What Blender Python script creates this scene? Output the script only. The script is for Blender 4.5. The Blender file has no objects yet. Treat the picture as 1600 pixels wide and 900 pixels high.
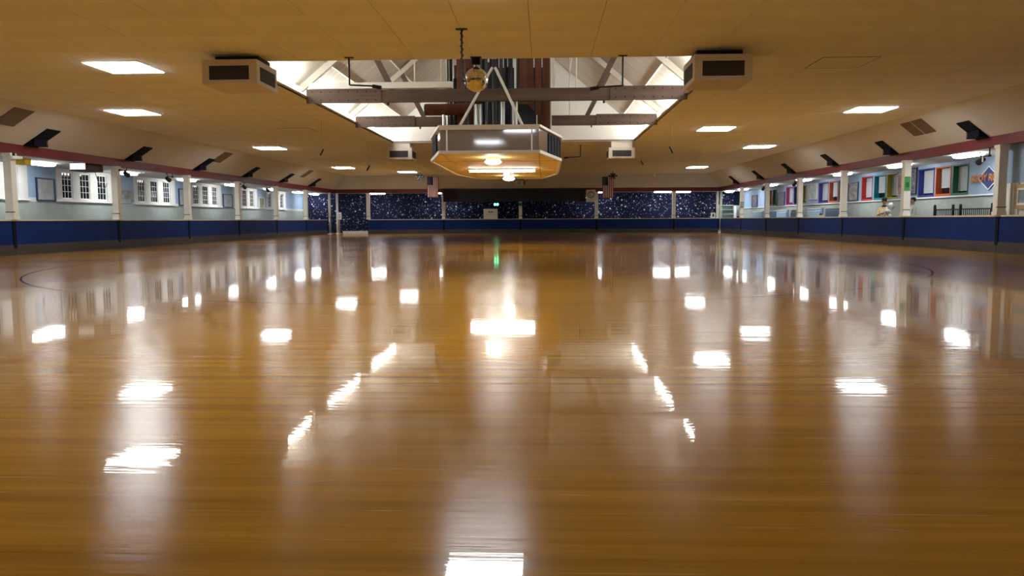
import bpy, bmesh, math, random
from mathutils import Vector, Matrix
random.seed(7)
R = math.radians
scene = bpy.context.scene
C = scene.collection

# ---------------------------------------------------------------- camera
F_PX, VX, VY, ROLL = 1200.0, 850.0, 343.5, R(0.25)
pitch = math.atan((450 - VY) / F_PX)
yaw = math.atan((VX - 800) / math.hypot(F_PX, 450 - VY))
fw = Vector((-math.sin(yaw) * math.cos(pitch), math.cos(yaw) * math.cos(pitch), -math.sin(pitch)))
r0 = fw.cross(Vector((0, 0, 1))).normalized()
u0 = r0.cross(fw)
rt = math.cos(ROLL) * r0 - math.sin(ROLL) * u0
up = math.sin(ROLL) * r0 + math.cos(ROLL) * u0
cam_d = bpy.data.cameras.new('camera')
cam_d.sensor_width = 36
cam_d.lens = 36 * F_PX / 1600
cam_d.clip_end = 300
cam = bpy.data.objects.new('camera', cam_d)
C.objects.link(cam)
cam.matrix_world = Matrix(((rt.x, up.x, -fw.x, 0), (rt.y, up.y, -fw.y, 0), (rt.z, up.z, -fw.z, 1.0), (0, 0, 0, 1)))
scene.camera = cam

# ---------------------------------------------------------------- world, exposure
w = bpy.data.worlds.new('night')
scene.world = w
w.use_nodes = True
w.node_tree.nodes['Background'].inputs[0].default_value = (0.01, 0.012, 0.02, 1)
w.node_tree.nodes['Background'].inputs[1].default_value = 0.2
vs = scene.view_settings
vs.view_transform = 'Standard'
vs.look = 'None'
vs.exposure = 1.22
vs.gamma = 1.0
vs.use_curve_mapping = False
scene.cycles.use_denoising = True
scene.cycles.max_bounces = 8
scene.cycles.diffuse_bounces = 4
scene.cycles.glossy_bounces = 4
scene.cycles.sample_clamp_indirect = 8.0

TROFFER_E, AISLE_E, COVE_E, FLOOD_E = 15.0, 14.0, 13.0, 24.0
LAMP_COL = (0.93, 0.98, 1.0)

# ---------------------------------------------------------------- materials
MATS = {}


def mat(name, col, rough=0.6, metal=0.0, spec=0.4, var=0.0, vscale=(3, 3, 3), emit=0.0, ecol=None, bump=0.0, bscale=40):
    if name in MATS:
        return MATS[name]
    m = bpy.data.materials.new(name)
    m.use_nodes = True
    nt = m.node_tree
    b = nt.nodes['Principled BSDF']
    b.inputs['Base Color'].default_value = (*col, 1)
    b.inputs['Roughness'].default_value = rough
    b.inputs['Metallic'].default_value = metal
    b.inputs['Specular IOR Level'].default_value = spec
    if var > 0 or bump > 0:
        tc = nt.nodes.new('ShaderNodeTexCoord')
        mp = nt.nodes.new('ShaderNodeMapping')
        mp.inputs['Scale'].default_value = vscale
        nt.links.new(tc.outputs['Object'], mp.inputs['Vector'])
    if var > 0:
        nz = nt.nodes.new('ShaderNodeTexNoise')
        nz.inputs['Scale'].default_value = 1.0
        nz.inputs['Detail'].default_value = 5
        nt.links.new(mp.outputs[0], nz.inputs['Vector'])
        rp = nt.nodes.new('ShaderNodeValToRGB')
        rp.color_ramp.elements[0].position = 0.3
        rp.color_ramp.elements[1].position = 0.7
        rp.color_ramp.elements[0].color = (*[max(0, c * (1 - var)) for c in col], 1)
        rp.color_ramp.elements[1].color = (*[min(1, c * (1 + var)) for c in col], 1)
        nt.links.new(nz.outputs['Fac'], rp.inputs[0])
        nt.links.new(rp.outputs[0], b.inputs['Base Color'])
    if bump > 0:
        nb = nt.nodes.new('ShaderNodeTexNoise')
        nb.inputs['Scale'].default_value = bscale
        nt.links.new(tc.outputs['Object'], nb.inputs['Vector'])
        bp = nt.nodes.new('ShaderNodeBump')
        bp.inputs['Strength'].default_value = bump
        bp.inputs['Distance'].default_value = 0.01
        nt.links.new(nb.outputs['Fac'], bp.inputs['Height'])
        nt.links.new(bp.outputs[0], b.inputs['Normal'])
    if emit > 0:
        b.inputs['Emission Color'].default_value = (*(ecol or col), 1)
        b.inputs['Emission Strength'].default_value = emit
    MATS[name] = m
    return m


def floor_material():
    m = bpy.data.materials.new('varnished_maple')
    m.use_nodes = True
    nt = m.node_tree
    N, L = nt.nodes, nt.links
    b = N['Principled BSDF']
    tc = N.new('ShaderNodeTexCoord')

    def noise(scale, detail=4, rough=0.5, rot=0.0):
        mp = N.new('ShaderNodeMapping')
        mp.inputs['Scale'].default_value = scale
        mp.inputs['Rotation'].default_value = (0, 0, rot)
        L.new(tc.outputs['Object'], mp.inputs['Vector'])
        n = N.new('ShaderNodeTexNoise')
        n.inputs['Scale'].default_value = 1
        n.inputs['Detail'].default_value = detail
        n.inputs['Roughness'].default_value = rough
        L.new(mp.outputs[0], n.inputs['Vector'])
        return n
    boards = noise((0.22, 9, 1), 5, 0.6)          # boards run across the hall
    grain = noise((1.3, 70, 1), 3, 0.6)
    wear = noise((0.25, 0.35, 1), 3, 0.5)
    rp = N.new('ShaderNodeValToRGB')
    e = rp.color_ramp.elements
    e[0].position, e[0].color = 0.25, (0.335, 0.150, 0.013, 1)
    e[1].position, e[1].color = 0.75, (0.61, 0.305, 0.027, 1)
    L.new(boards.outputs['Fac'], rp.inputs[0])
    mx = N.new('ShaderNodeMix')
    mx.data_type = 'RGBA'
    mx.blend_type = 'MULTIPLY'
    mx.inputs[0].default_value = 0.45
    L.new(rp.outputs[0], mx.inputs[6])
    rg = N.new('ShaderNodeValToRGB')
    rg.color_ramp.elements[0].position, rg.color_ramp.elements[0].color = 0.3, (0.6, 0.55, 0.5, 1)
    rg.color_ramp.elements[1].position, rg.color_ramp.elements[1].color = 0.65, (1, 1, 1, 1)
    L.new(grain.outputs['Fac'], rg.inputs[0])
    L.new(rg.outputs[0], mx.inputs[7])
    # fine pale scratches left by skates, running in several directions
    last = mx.outputs[2]
    for rot, sc in ((0.5, (1.0, 34, 1)), (-0.4, (1.2, 40, 1)), (0.12, (0.8, 46, 1))):
        s = noise(sc, 2, 0.5, rot)
        q = N.new('ShaderNodeValToRGB')
        q.color_ramp.elements[0].position, q.color_ramp.elements[0].color = 0.71, (0, 0, 0, 1)
        q.color_ramp.elements[1].position, q.color_ramp.elements[1].color = 0.74, (0.6, 0.6, 0.6, 1)
        L.new(s.outputs['Fac'], q.inputs[0])
        k = N.new('ShaderNodeMix')
        k.data_type = 'RGBA'
        L.new(q.outputs[0], k.inputs[0])
        L.new(last, k.inputs[6])
        k.inputs[7].default_value = (0.62, 0.43, 0.22, 1)
        last = k.outputs[2]
    L.new(last, b.inputs['Base Color'])
    mr = N.new('ShaderNodeMapRange')
    mr.inputs['From Min'].default_value = 0.3
    mr.inputs['From Max'].default_value = 0.7
    mr.inputs['To Min'].default_value = 0.13
    mr.inputs['To Max'].default_value = 0.2
    L.new(wear.outputs['Fac'], mr.inputs['Value'])
    L.new(mr.outputs[0], b.inputs['Roughness'])
    b.inputs['Specular IOR Level'].default_value = 0.09
    b.inputs['Coat Weight'].default_value = 0.5
    b.inputs['Coat Roughness'].default_value = 0.009
    b.inputs['Coat IOR'].default_value = 1.45
    # cupped boards: shallow ripples across the view
    rip = noise((0.35, 16, 1), 3, 0.6)
    broad = noise((0.25, 0.6, 1), 2, 0.5)
    ad = N.new('ShaderNodeMath')
    ad.operation = 'MULTIPLY_ADD'
    ad.inputs[1].default_value = 6.0
    L.new(broad.outputs['Fac'], ad.inputs[0])
    L.new(rip.outputs['Fac'], ad.inputs[2])
    bp = N.new('ShaderNodeBump')
    bp.inputs['Strength'].default_value = 1.0
    bp.inputs['Distance'].default_value = 0.00038
    L.new(ad.outputs[0], bp.inputs['Height'])
    L.new(bp.outputs[0], b.inputs['Coat Normal'])
    # fine sanding ridges under the varnish, across the view
    ridge = noise((0.5, 160, 1), 2, 0.6)
    b2 = N.new('ShaderNodeBump')
    b2.inputs['Strength'].default_value = 1.0
    b2.inputs['Distance'].default_value = 0.0005
    L.new(ridge.outputs['Fac'], b2.inputs['Height'])
    L.new(b2.outputs[0], b.inputs['Normal'])
    return m


def galaxy_material():
    m = bpy.data.materials.new('galaxy_carpet')
    m.use_nodes = True
    nt = m.node_tree
    N, L = nt.nodes, nt.links
    b = N['Principled BSDF']
    b.inputs['Roughness'].default_value = 0.9
    b.inputs['Specular IOR Level'].default_value = 0.1
    tc = N.new('ShaderNodeTexCoord')
    last = None
    base = N.new('ShaderNodeTexNoise')
    base.inputs['Scale'].default_value = 1.1
    L.new(tc.outputs['Object'], base.inputs['Vector'])
    rp = N.new('ShaderNodeValToRGB')
    rp.color_ramp.elements[0].color = (0.004, 0.005, 0.014, 1)
    rp.color_ramp.elements[1].color = (0.015, 0.017, 0.05, 1)
    L.new(base.outputs['Fac'], rp.inputs[0])
    last = rp.outputs[0]
    for sc, lo, hi, k in ((2.6, 0.09, 0.18, 1.0), (4.4, 0.10, 0.20, 0.75), (7.0, 0.12, 0.24, 0.45)):
        v = N.new('ShaderNodeTexVoronoi')
        v.inputs['Scale'].default_value = sc
        v.inputs['Randomness'].default_value = 1.0
        L.new(tc.outputs['Object'], v.inputs['Vector'])
        mr = N.new('ShaderNodeMapRange')
        mr.inputs['From Min'].default_value = lo
        mr.inputs['From Max'].default_value = hi
        mr.inputs['To Min'].default_value = k
        mr.inputs['To Max'].default_value = 0.0
        L.new(v.outputs['Distance'], mr.inputs['Value'])
        h = N.new('ShaderNodeMix')
        h.data_type = 'RGBA'
        h.inputs[0].default_value = 0.62
        L.new(v.outputs['Color'], h.inputs[6])
        h.inputs[7].default_value = (0.72, 0.8, 1.0, 1)
        q = N.new('ShaderNodeMix')
        q.data_type = 'RGBA'
        L.new(mr.outputs[0], q.inputs[0])
        L.new(last, q.inputs[6])
        L.new(h.outputs[2], q.inputs[7])
        last = q.outputs[2]
    L.new(last, b.inputs['Base Color'])
    return m


def flag_material():
    # printed cloth: local x across (0..1 = width), local z down the flag
    m = bpy.data.materials.new('flag_print')
    m.use_nodes = True
    nt = m.node_tree
    N, L = nt.nodes, nt.links
    b = N['Principled BSDF']
    b.inputs['Roughness'].default_value = 0.85
    tc = N.new('ShaderNodeTexCoord')
    sp = N.new('ShaderNodeSeparateXYZ')
    L.new(tc.outputs['Object'], sp.inputs[0])

    def math_(op, a, bb):
        n = N.new('ShaderNodeMath')
        n.operation = op
        for i, x in enumerate((a, bb)):
            if isinstance(x, (int, float)):
                n.inputs[i].default_value = x
            else:
                L.new(x, n.inputs[i])
        return n.outputs[0]
    s = math_('FLOOR', math_('MULTIPLY', sp.outputs['X'], 13 / 0.82), 0)
    odd = math_('MODULO', s, 2)
    mx = N.new('ShaderNodeMix')
    mx.data_type = 'RGBA'
    L.new(odd, mx.inputs[0])
    mx.inputs[6].default_value = (0.30, 0.03, 0.035, 1)
    mx.inputs[7].default_value = (0.75, 0.70, 0.66, 1)
    cx = math_('LESS_THAN', sp.outputs['X'], 0.82 * 7 / 13)
    cz = math_('GREATER_THAN', sp.outputs['Z'], -0.62)
    can = math_('MULTIPLY', cx, cz)
    v = N.new('ShaderNodeTexVoronoi')
    v.inputs['Scale'].default_value = 13
    v.inputs['Randomness'].default_value = 0.0
    L.new(tc.outputs['Object'], v.inputs['Vector'])
    st = math_('LESS_THAN', v.outputs['Distance'], 0.25)
    m3 = N.new('ShaderNodeMix')
    m3.data_type = 'RGBA'
    L.new(st, m3.inputs[0])
    m3.inputs[6].default_value = (0.012, 0.02, 0.07, 1)
    m3.inputs[7].default_value = (0.35, 0.36, 0.4, 1)
    m2 = N.new('ShaderNodeMix')
    m2.data_type = 'RGBA'
    L.new(can, m2.inputs[0])
    L.new(mx.outputs[2], m2.inputs[6])
    L.new(m3.outputs[2], m2.inputs[7])
    L.new(m2.outputs[2], b.inputs['Base Color'])
    return m


def disco_material():
    m = bpy.data.materials.new('mirror_tiles')
    m.use_nodes = True
    b = m.node_tree.nodes['Principled BSDF']
    b.inputs['Base Color'].default_value = (0.86, 0.84, 0.8, 1)
    b.inputs['Metallic'].default_value = 1
    b.inputs['Roughness'].default_value = 0.06
    return m


FLOOR = floor_material()
GALAXY = galaxy_material()
FLAG = flag_material()
MIRROR = disco_material()
CEIL = mat('ceiling_paint', (0.80, 0.81, 0.82), 0.85, var=0.05, vscale=(0.6, 0.6, 1))
CEILGAP = mat('ceiling_joint', (0.16, 0.12, 0.09), 0.9)
COVE = mat('cove_paint', (0.62, 0.60, 0.55), 0.85, var=0.04, vscale=(0.8, 0.8, 1))
SOFFIT = mat('soffit_paint', (0.66, 0.66, 0.62), 0.8, var=0.04)
RED = mat('maroon_paint', (0.16, 0.018, 0.022), 0.5, var=0.12, vscale=(1, 1, 1))
BLUE = mat('blue_barrier_paint', (0.004, 0.022, 0.125), 0.6, spec=0.15, var=0.15, vscale=(1.2, 1.2, 1.2))
KICK = mat('kick_board_wood', (0.055, 0.045, 0.042), 0.6, var=0.25, vscale=(1, 1, 6))
CAP = mat('rail_cap_wood', (0.62, 0.53, 0.40), 0.35, var=0.1, vscale=(1, 1, 1))
WHITE = mat('white_paint', (0.74, 0.72, 0.64), 0.6, var=0.05)
BRIGHT = mat('bright_white_paint', (0.82, 0.83, 0.80), 0.55)
LBLUE = mat('light_blue_paint', (0.30, 0.42, 0.58), 0.7, var=0.06)
WAINS = mat('grey_green_paint', (0.36, 0.41, 0.38), 0.7, var=0.08)
GLASS = mat('night_glass', (0.008, 0.012, 0.016), 0.1, spec=0.25)
DARKB = mat('dark_navy_cabinet', (0.005, 0.008, 0.016), 0.8, spec=0.15)
BLACK = mat('black_metal', (0.012, 0.012, 0.014), 0.5)
GREY = mat('grey_metal', (0.32, 0.32, 0.33), 0.4, 0.5)
GRILLE = mat('brown_grille', (0.17, 0.12, 0.075), 0.7)
DARKGR = mat('dark_grille', (0.035, 0.033, 0.035), 0.6)
ACBOX = mat('cream_metal', (0.62, 0.55, 0.46), 0.5)
TIMBER = mat('truss_timber', (0.125, 0.08, 0.06), 0.7, var=0.25, vscale=(0.6, 8, 8))
ROOF = mat('roof_boards', (0.62, 0.56, 0.47), 0.8, var=0.14, vscale=(0.5, 5, 0.5))
GABLE = mat('gable_paint', (0.78, 0.77, 0.72), 0.8)
PLAT_Y = mat('platform_underside', (0.84, 0.66, 0.20), 0.6, var=0.06, vscale=(0.7, 0.7, 1))
PLEXI = mat('glossy_grey_panel', (0.22, 0.185, 0.165), 0.06, spec=0.7)
PIPE_W = mat('organ_pipe_wood', (0.15, 0.05, 0.025), 0.5, var=0.25, vscale=(6, 6, 0.5))
PIPE_M = mat('organ_pipe_metal', (0.11, 0.12, 0.14), 0.35, 0.7)
PIPE_L = mat('organ_pipe_bright', (0.66, 0.67, 0.68), 0.3, 0.6)
PIPE_D = mat('organ_pipe_dark', (0.022, 0.025, 0.04), 0.4, 0.2)
L_TROF = mat('troffer_glow', (1, 1, 1), 0.5, emit=TROFFER_E, ecol=LAMP_COL)
L_AISLE = mat('aisle_glow', (1, 1, 1), 0.5, emit=AISLE_E, ecol=(0.97, 0.98, 1.0))
L_COVE = mat('tube_glow', (1, 1, 1), 0.5, emit=COVE_E, ecol=(0.95, 0.99, 1.0))
L_FLOOD = mat('flood_glow', (1, 1, 1), 0.5, emit=FLOOD_E, ecol=(1.0, 0.98, 0.94))
L_GREEN = mat('exit_green_glow', (0.1, 1, 0.5), 0.5, emit=5.0, ecol=(0.08, 1.0, 0.45))
L_SCREEN = mat('screen_glow', (0.9, 0.95, 1), 0.5, emit=0.35, ecol=(0.9, 0.95, 1.0))
LINE = mat('painted_line', (0.10, 0.02, 0.008), 0.06, spec=0.4)
CARPET = mat('aisle_carpet', (0.10, 0.10, 0.13), 0.95, var=0.2, vscale=(8, 8, 8))


# ---------------------------------------------------------------- mesh helpers
class MB:
    def __init__(self):
        self.v, self.f, self.mi = [], [], []
        self.m = 0

    def face(self, idx):
        self.f.append(idx)
        self.mi.append(self.m)

    def box(self, x0, x1, y0, y1, z0, z1):
        n = len(self.v)
        self.v += [(x0, y0, z0), (x1, y0, z0), (x1, y1, z0), (x0, y1, z0), (x0, y0, z1), (x1, y0, z1), (x1, y1, z1), (x0, y1, z1)]
        for q in ((0, 3, 2, 1), (4, 5, 6, 7), (0, 1, 5, 4), (1, 2, 6, 5), (2, 3, 7, 6), (3, 0, 4, 7)):
            self.face(tuple(n + i for i in q))
        return self

    def cbox(self, x, y, z, sx, sy, sz):
        return self.box(x - sx / 2, x + sx / 2, y - sy / 2, y + sy / 2, z - sz / 2, z + sz / 2)

    def prism(self, pts, a0, a1, axis='y'):
        """polygon extruded along an axis; pts are (x,z) for y, (y,z) for x, (x,y) for z"""
        n, k = len(self.v), len(pts)
        for a in (a0, a1):
            for p in pts:
                self.v.append({'y': (p[0], a, p[1]), 'x': (a, p[0], p[1]), 'z': (p[0], p[1], a)}[axis])
        self.face(tuple(n + i for i in range(k)))
        self.face(tuple(n + k + i for i in reversed(range(k))))
        for i in range(k):
            j = (i + 1) % k
            self.face((n + i, n + k + i, n + k + j, n + j))
        return self

    def tube(self, p, q, r0, r1=None, n=10, caps=True):
        r1 = r0 if r1 is None else r1
        p, q = Vector(p), Vector(q)
        d = (q - p).normalized()
        a = d.cross(Vector((0, 0, 1)))
        if a.length < 1e-4:
            a = Vector((1, 0, 0))
        a.normalize()
        b = d.cross(a)
        s = len(self.v)
        for c, r in ((p, r0), (q, r1)):
            for i in range(n):
                t = 2 * math.pi * i / n
                self.v.append(tuple(c + a * (r * math.cos(t)) + b * (r * math.sin(t))))
        for i in range(n):
            j = (i + 1) % n
            self.face((s + i, s + j, s + n + j, s + n + i))
        if caps:
            self.face(tuple(s + i for i in reversed(range(n))))
            self.face(tuple(s + n + i for i in range(n)))
        return self

    def path(self, pts, r, n=8):
        for a, b in zip(pts, pts[1:]):
            self.tube(a, b, r, n=n)
        return self

    def beam(self, p, q, wid, hgt):
        """rectangular bar from p to q, wid across (horizontal), hgt in the vertical plane"""
        p, q = Vector(p), Vector(q)
        d = (q - p).normalized()
        s = d.cross(Vector((0, 0, 1)))
        if s.length < 1e-4:
            s = Vector((1, 0, 0))
        s.normalize()
        t = s.cross(d)
        n = len(self.v)
        for c in (p, q):
            for i, j in ((-1, -1), (1, -1), (1, 1), (-1, 1)):
                self.v.append(tuple(c + s * (i * wid / 2) + t * (j * hgt / 2)))
        for f in ((0, 3, 2, 1), (4, 5, 6, 7), (0, 1, 5, 4), (1, 2, 6, 5), (2, 3, 7, 6), (3, 0, 4, 7)):
            self.face(tuple(n + i for i in f))
        return self

    def lathe(self, prof, cx=0, cy=0, n=20):
        """profile of (radius, z)"""
        s, k = len(self.v), len(prof)
        for r, z in prof:
            for i in range(n):
                t = 2 * math.pi * i / n
                self.v.append((cx + r * math.cos(t), cy + r * math.sin(t), z))
        for a in range(k - 1):
            for i in range(n):
                j = (i + 1) % n
                self.face((s + a * n + i, s + a * n + j, s + (a + 1) * n + j, s + (a + 1) * n + i))
        self.face(tuple(s + i for i in reversed(range(n))))
        self.face(tuple(s + (k - 1) * n + i for i in range(n)))
        return self

    def ball(self, c, rx, ry=None, rz=None, n=14, m=8):
        ry = rx if ry is None else ry
        rz = rx if rz is None else rz
        s = len(self.v)
        for a in range(1, m):
            ph = math.pi * a / m
            for i in range(n):
                t = 2 * math.pi * i / n
                self.v.append((c[0] + rx * math.sin(ph) * math.cos(t), c[1] + ry * math.sin(ph) * math.sin(t), c[2] + rz * math.cos(ph)))
        top = len(self.v)
        self.v += [(c[0], c[1], c[2] + rz), (c[0], c[1], c[2] - rz)]
        for a in range(m - 2):
            for i in range(n):
                j = (i + 1) % n
                self.face((s + a * n + i, s + (a + 1) * n + i, s + (a + 1) * n + j, s + a * n + j))
        for i in range(n):
            j = (i + 1) % n
            self.face((top, s + i, s + j))
            self.face((top + 1, s + (m - 2) * n + j, s + (m - 2) * n + i))
        return self

    def quad(self, *p):
        n = len(self.v)
        self.v += [tuple(x) for x in p]
        self.face(tuple(range(n, n + len(p))))
        return self

    def build(self, name, m, parent=None, world=False, smooth=False, bevel=0.0):
        off = Vector((0, 0, 0))
        if world and parent is not None:
            o = parent
            while o is not None:
                off += Vector(o.location)
                o = o.parent
        me = bpy.data.meshes.new(name)
        me.from_pydata([tuple(Vector(p) - off) for p in self.v], [], self.f)
        ms = m if isinstance(m, (list, tuple)) else [m]
        for x in ms:
            me.materials.append(x)
        if len(ms) > 1:
            for p, i in zip(me.polygons, self.mi):
                p.material_index = i
        bm = bmesh.new()
        bm.from_mesh(me)
        bmesh.ops.recalc_face_normals(bm, faces=bm.faces)
        bm.to_mesh(me)
        bm.free()
        if smooth:
            me.polygons.foreach_set('use_smooth', [True] * len(me.polygons))
        o = bpy.data.objects.new(name, me)
        C.objects.link(o)
        if parent is not None:
            o.parent = parent
        if bevel > 0:
            bv = o.modifiers.new('bevel', 'BEVEL')
            bv.width = bevel
            bv.segments = 2
            bv.limit_method = 'ANGLE'
        return o


def tag(o, label, cat, group=None):
    o['label'] = label
    o['category'] = cat
    if group:
        o['group'] = group
    return o


def struct(o):
    o['kind'] = 'structure'
    return o


def thing(name, label, cat, loc=(0, 0, 0), group=None, rz=0.0):
    o = bpy.data.objects.new(name, None)
    o.empty_display_size = 0.2
    C.objects.link(o)
    o.location = loc
    o.rotation_euler = (0, 0, rz)
    return tag(o, label, cat, group)


def copy_tree(o, parent=None):
    c = o.copy()
    C.objects.link(c)
    c.parent = parent
    for ch in list(o.children):
        copy_tree(ch, c)
    return c


def dup(root, loc, label, rz=None):
    c = copy_tree(root)
    c.location = loc
    if rz is not None:
        c.rotation_euler = (0, 0, rz)
    c['label'] = label
    return c


def text_mesh(name, body, size, m, parent, loc, rot, depth=0.01):
    cu = bpy.data.curves.new(name, 'FONT')
    cu.body = body
    cu.size = size
    cu.extrude = depth
    cu.align_x = 'CENTER'
    cu.align_y = 'CENTER'
    tmp = bpy.data.objects.new('tmp_text', cu)
    C.objects.link(tmp)
    me = bpy.data.meshes.new_from_object(tmp.evaluated_get(bpy.context.evaluated_depsgraph_get()))
    bpy.data.objects.remove(tmp)
    me.materials.clear()
    me.materials.append(m)
    me.name = name
    o = bpy.data.objects.new(name, me)
    C.objects.link(o)
    o.parent = parent
    o.location = loc
    o.rotation_euler = rot
    return o


ORD = ['nearest', 'second', 'third', 'fourth', 'fifth', 'sixth', 'seventh', 'eighth', 'ninth', 'tenth', 'eleventh', 'twelfth']


def nth(i):
    return 'nearest' if i == 0 else ORD[i] + ' nearest'


# ---------------------------------------------------------------- hall dimensions
XL, XR, YB, YF = -16.0, 13.0, 58.0, -7.0      # rink edges (barrier face lines)
WL, WR, WB = -19.2, 15.4, 61.0                # aisle walls
HC = 4.30                                     # flat ceiling
CL, CR, CB = -14.5, 11.8, 56.7                # flat ceiling edges
ZB0, ZB1 = 3.06, 3.35                         # maroon beam
OX0, OX1, OY0, OY1 = -6.5, 3.87, 16.1, 33.0   # roof opening
MX = (OX0 + OX1) / 2
PY = [22.65 + 5.75 * k for k in range(-4, 7)]  # column lines
PXB = [-13.3, -7.55, -1.75, 3.95, 9.7]
SOF = 3.12

# ---------------------------------------------------------------- floor
fl = struct(MB().box(XL - 0.1, XR + 0.1, YF, YB + 0.1, -0.05, 0).build('floor', FLOOR))
a = MB()
a.box(WL, XL - 0.1, YF, WB, -0.05, -0.002)
a.box(XR + 0.1, WR, YF, WB, -0.05, -0.002)
a.box(XL - 0.1, XR + 0.1, YB + 0.1, WB, -0.05, -0.002)
a.build('aisle_carpet', CARPET, fl)
# painted oval track line
ln = MB()
cx, r1 = -1.4, 9.5
pts = []
for i in range(49):
    t = math.pi + math.pi * i / 48
    pts.append((cx + r1 * math.cos(t), 18.5 + r1 * math.sin(t)))
for i in range(49):
    t = math.pi * i / 48
    pts.append((cx + r1 * math.cos(t), 40 + r1 * math.sin(t)))
pin = []
for i, p in enumerate(pts):
    c = (cx, 18.5) if i < 49 else (cx, 40)
    s = (r1 - 0.035) / r1
    pin.append((c[0] + (p[0] - c[0]) * s, c[1] + (p[1] - c[1]) * s))
for i in range(len(pts)):
    j = (i + 1) % len(pts)
    ln.quad((*pts[i], 0.0008), (*pts[j], 0.0008), (*pin[j], 0.0008), (*pin[i], 0.0008))
ln.build('painted_track_line', LINE, fl)
# pale skate scratches in the varnish
sc_ = MB()
rs = random.Random(11)
for i in range(46):
    y = rs.uniform(2.2, 9.0)
    x = rs.uniform(-0.72, 0.62) * y
    an, l_ = rs.choice((0.25, -0.35, 0.6, 0.05, -0.1)) + rs.uniform(-0.15, 0.15), rs.uniform(0.04, 0.28)
    dx, dy, w_ = math.cos(an) * l_ / 2, math.sin(an) * l_ / 2, 0.0016
    sc_.quad((x - dx, y - dy, 0.0006), (x, y - w_, 0.0006), (x + dx, y + dy, 0.0006), (x, y + w_, 0.0006))
o = sc_.build('skate_scratches', mat('scratch_pale', (0.66, 0.52, 0.34), 0.6), fl)
o['kind'] = 'stuff'

# ---------------------------------------------------------------- ceiling
ce = MB()
for x0, x1, y0, y1 in ((CL, OX0, YF, CB), (OX1, CR, YF, CB), (OX0, OX1, YF, OY0), (OX0, OX1, OY1, CB)):
    ce.box(x0, x1, y0, y1, HC + 0.012, HC + 0.05)
ceiling = struct(ce.build('ceiling', CEILGAP))


def minus_hole(x0, x1, y0, y1):
    hx0, hx1, hy0, hy1 = OX0, OX1, OY0, OY1
    if x1 <= hx0 or x0 >= hx1 or y1 <= hy0 or y0 >= hy1:
        return [(x0, x1, y0, y1)]
    out = []
    if x0 < hx0:
        out.append((x0, hx0, y0, y1)); x0 = hx0
    if x1 > hx1:
        out.append((hx1, x1, y0, y1)); x1 = hx1
    if y0 < hy0:
        out.append((x0, x1, y0, hy0))
    if y1 > hy1:
        out.append((x0, x1, hy1, y1))
    return out


cells = []
G, SX, SY, SEAM = 1.2, -0.24, 12.63, 0.004
kx0 = math.floor((CL - SX) / G)
ky0 = math.floor((YF - SY) / G)
for i in range(kx0, kx0 + 30):
    for j in range(ky0, ky0 + 60):
        x0, x1 = max(CL, SX + i * G), min(CR, SX + (i + 1) * G)
        y0, y1 = max(YF, SY + j * G), min(CB, SY + (j + 1) * G)
        if x1 - x0 < 0.02 or y1 - y0 < 0.02:
            continue
        for r in minus_hole(x0, x1, y0, y1):
            if r[1] - r[0] < 0.02 or r[3] - r[2] < 0.02:
                continue
            cells.append(r)


def in_view(r):
    x, y = (r[0] + r[1]) / 2, (r[2] + r[3]) / 2
    return y > 11.0 and -0.76 * y < x < 0.63 * y


vis = sorted([r for r in cells if in_view(r)], key=lambda r: r[2])[:300]
vs_ = set(vis)
shared = {}
for r in vis:
    sx, sy = round(r[1] - r[0], 3), round(r[3] - r[2], 3)
    key = (sx, sy)
    if key not in shared:
        o = MB().box(-sx / 2 + SEAM, sx / 2 - SEAM, -sy / 2 + SEAM, sy / 2 - SEAM, 0, 0.014).build('ceiling_panel', CEIL, ceiling)
        shared[key] = o.data
    else:
        o = bpy.data.objects.new('ceiling_panel', shared[key])
        C.objects.link(o)
        o.parent = ceiling
    o.location = ((r[0] + r[1]) / 2, (r[2] + r[3]) / 2, HC + random.uniform(-0.0015, 0.0015))
pf = MB()
for r in cells:
    if r not in vs_:
        pf.box(r[0] + SEAM, r[1] - SEAM, r[2] + SEAM, r[3] - SEAM, HC, HC + 0.014)
o = pf.build('panel_field', CEIL, ceiling)
o['kind'] = 'stuff'
# sloped coves between ceiling and beams
T = 0.05
MB().prism([(XL, ZB1), (CL, HC), (CL, HC + T), (XL - T, ZB1 + T)], YF, YB).build('cove', COVE, ceiling)
MB().prism([(XR, ZB1), (CR, HC), (CR, HC + T), (XR + T, ZB1 + T)], YF, YB).build('cove', COVE, ceiling)
MB().prism([(YB, ZB1), (CB, HC), (CB, HC + T), (YB + T, ZB1 + T)], XL, XR, 'x').build('cove', COVE, ceiling)
# soffits over the aisles
MB().box(WL, XL - 0.2, YF, WB, SOF, SOF + 0.05).build('aisle_soffit', SOFFIT, ceiling)
MB().box(XR + 0.2, WR, YF, WB, SOF, SOF + 0.05).build('aisle_soffit', SOFFIT, ceiling)
MB().box(XL - 0.2, XR + 0.2, YB + 0.2, WB, SOF, SOF + 0.05).build('aisle_soffit', SOFFIT, ceiling)
# maroon beams
struct(MB().box(XL - 0.25, XL, YF, YB + 0.25, ZB0, ZB1 + 0.02).build('trim_1', RED))
struct(MB().box(XR, XR + 0.25, YF, YB + 0.25, ZB0, ZB1 + 0.02).build('trim_2', RED))
struct(MB().box(XL, XR, YB, YB + 0.25, ZB0, ZB1 + 0.02).build('trim_3', RED))

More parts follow.
